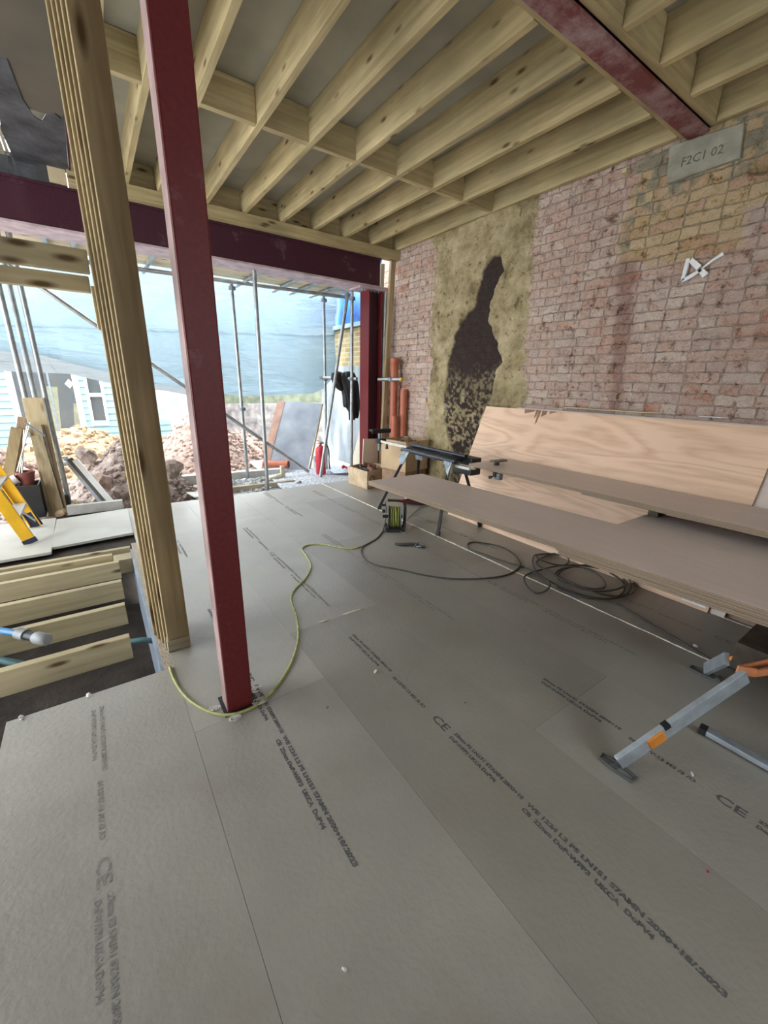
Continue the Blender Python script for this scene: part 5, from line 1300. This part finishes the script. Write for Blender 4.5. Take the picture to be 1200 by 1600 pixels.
tag(mk('hedge', hg, flat('leaf_green', (.16, .22, .08), .8, 0, .3, 20)), 'bit of green hedge behind the garden fence', 'hedge', kind='stuff')

# ------------------------------------------------------------------ hop-up platform at the right edge
hp = empty('hop_up_platform', (1.95, .35, 0), 'small aluminium folding platform with orange clips standing at the right edge of the floor', 'platform')
FOOTM = flat('grey_green_rubber', (.075, .085, .085), .6)
def legbar(foot, top, w, nm='leg'):
    f_, t_ = Vector(foot), Vector(top)
    lg = mk(nm, MB().bar(f_, t_, .020, w, (0, 0, 1)), ALU, hp, bevel=.002)
    return lg
l1 = legbar((1.445, .455, .03), (1.885, .262, .365), .066)
mk('foot_bar', MB().tube([(1.430, .515, .006), (1.458, .518, .006), (1.468, .46, .006), (1.462, .392, .006), (1.432, .395, .006), (1.424, .46, .006)], .006, 8, closed=True).tube([(1.430, .46, .006), (1.463, .46, .006)], .010, 8), FOOTM, l1, smooth=True)
l2 = legbar((2.385, .480, .03), (2.215, .385, .225), .058)
mk('foot_bar', MB().tube([(2.362, .540, .006), (2.395, .540, .006), (2.405, .48, .006), (2.400, .415, .006), (2.368, .415, .006), (2.358, .48, .006)], .006, 8, closed=True).tube([(2.365, .42, .010), (2.405, .42, .010)], .012, 8), FOOTM, l2, smooth=True)
f_, t_ = Vector((1.445, .455, .03)), Vector((1.885, .262, .365))
dl = (t_ - f_).normalized()
c_ = f_ + dl * .165
mk('orange_clip', MB().bar(c_ - dl * .035, c_ + dl * .04, .030, .058, (0, 0, 1)), ORANGE, l1, bevel=.006)
mk('clip_latch', MB().bar(c_ + dl * .030 + Vector((0, 0, .030)), c_ + dl * .058 + Vector((0, 0, .030)), .026, .020, (0, 0, 1)), BLACKM, l1, bevel=.003)
mk('deck_channel', MB().bar((1.865, .285, .385), (1.90, .240, .385), .006, .035).bar((1.895, .240, .385), (2.40, .02, .385), .006, .030).bar((1.865, .287, .385), (2.45, .085, .385), .006, .030), COPPER, hp)
mk('deck_top', MB().prism([(1.90, .266, .365), (1.93, .232, .365), (2.40, .035, .365), (2.44, .085, .365)], (0, 0, .008)), ALU, hp)
mk('pivot', MB().lathe([(.012, -.004), (.012, .004)], (2.215, .372, .235), 12, 'Y'), ORANGE, l2)
l3 = mk('folded_leg', MB().bar((1.925, .325, .022), (1.930, -.05, .022), .040, .022), ALU, hp, bevel=.003)
mk('rubber_tip', MB().bar((1.922, .350, .020), (1.925, .322, .020), .044, .03), DKPLAST, l3, bevel=.004)

# ------------------------------------------------------------------ small debris on the floor
def fp(x, y): return (x, y)
bits = [((.97, 1.42), .012, FOAMW, 'small white chip on the floor between the printed lines'), ((.30, .55), .007, FOAMW, 'tiny white chip on the floor in the foreground'), ((2.62, .60), .012, FOAMW, 'small white chip beside the dark cable tail'),
        ((-.45, 2.00), .012, FOAMW, 'white chip on the near left board corner'), ((-.215, 2.002), .011, FOAMW, 'white chip at the edge of the pit'), ((1.55, 3.05), .007, FOAMW, 'tiny white chip on the floor left of the reel'), ((1.35, 3.0), .006, FOAMW, 'tiniest white chip in the middle of the floor'),
        ((1.20, 1.02), .006, STONEC, 'small dark crumb on the middle boards'), ((.66, 1.34), .006, STONEC, 'small dark crumb right of the red post'), ((.16, 1.72), .006, STONEC, 'small dark crumb left of the red post'), ((-.30, .62), .014, flat('dark_oil_spot', (.05, .05, .035), .6), 'dark greenish dirt lump at the bottom left of the floor'),
        ((1.32, .12), .004, REDPL, 'tiny red fleck on the floor in the foreground'), ((1.66, .28), .008, FOAMW, 'faint white smear of dust in front of the platform foot')]
for i, ((x, y), r, m_, lb_) in enumerate(bits):
    tag(mk('debris_chip', MB().rock((x, y, r * .5), r, 300 + i, 2, (1, 1, .5)), m_, smooth=True), lb_, 'debris')

# ------------------------------------------------------------------ enclosing walls added out of view, openings sized to set the light indoors
PLAST = flat('old_plaster', (.42, .38, .32), .9, 0, .08, 2)
wb = MB().box(-3.15, 4.0, -3.15, -3.0, -.3, 1.0).box(-3.15, 4.0, -3.15, -3.0, 2.5, 3.35).box(-3.15, .4, -3.15, -3.0, 1.0, 2.5).box(2.0, 4.0, -3.15, -3.0, 1.0, 2.5)
tag(mk('wall_back', wb, PLAST), kind='structure')
tag(mk('wall_left', MB().box(-3.15, -3.0, -3.15, 5.1, 2.95, 3.35).box(-3.15, -3.0, -3.15, 1.9, -.3, 2.95).box(-3.15, -3.0, 4.7, 5.1, -.3, 2.95), PLAST), kind='structure')
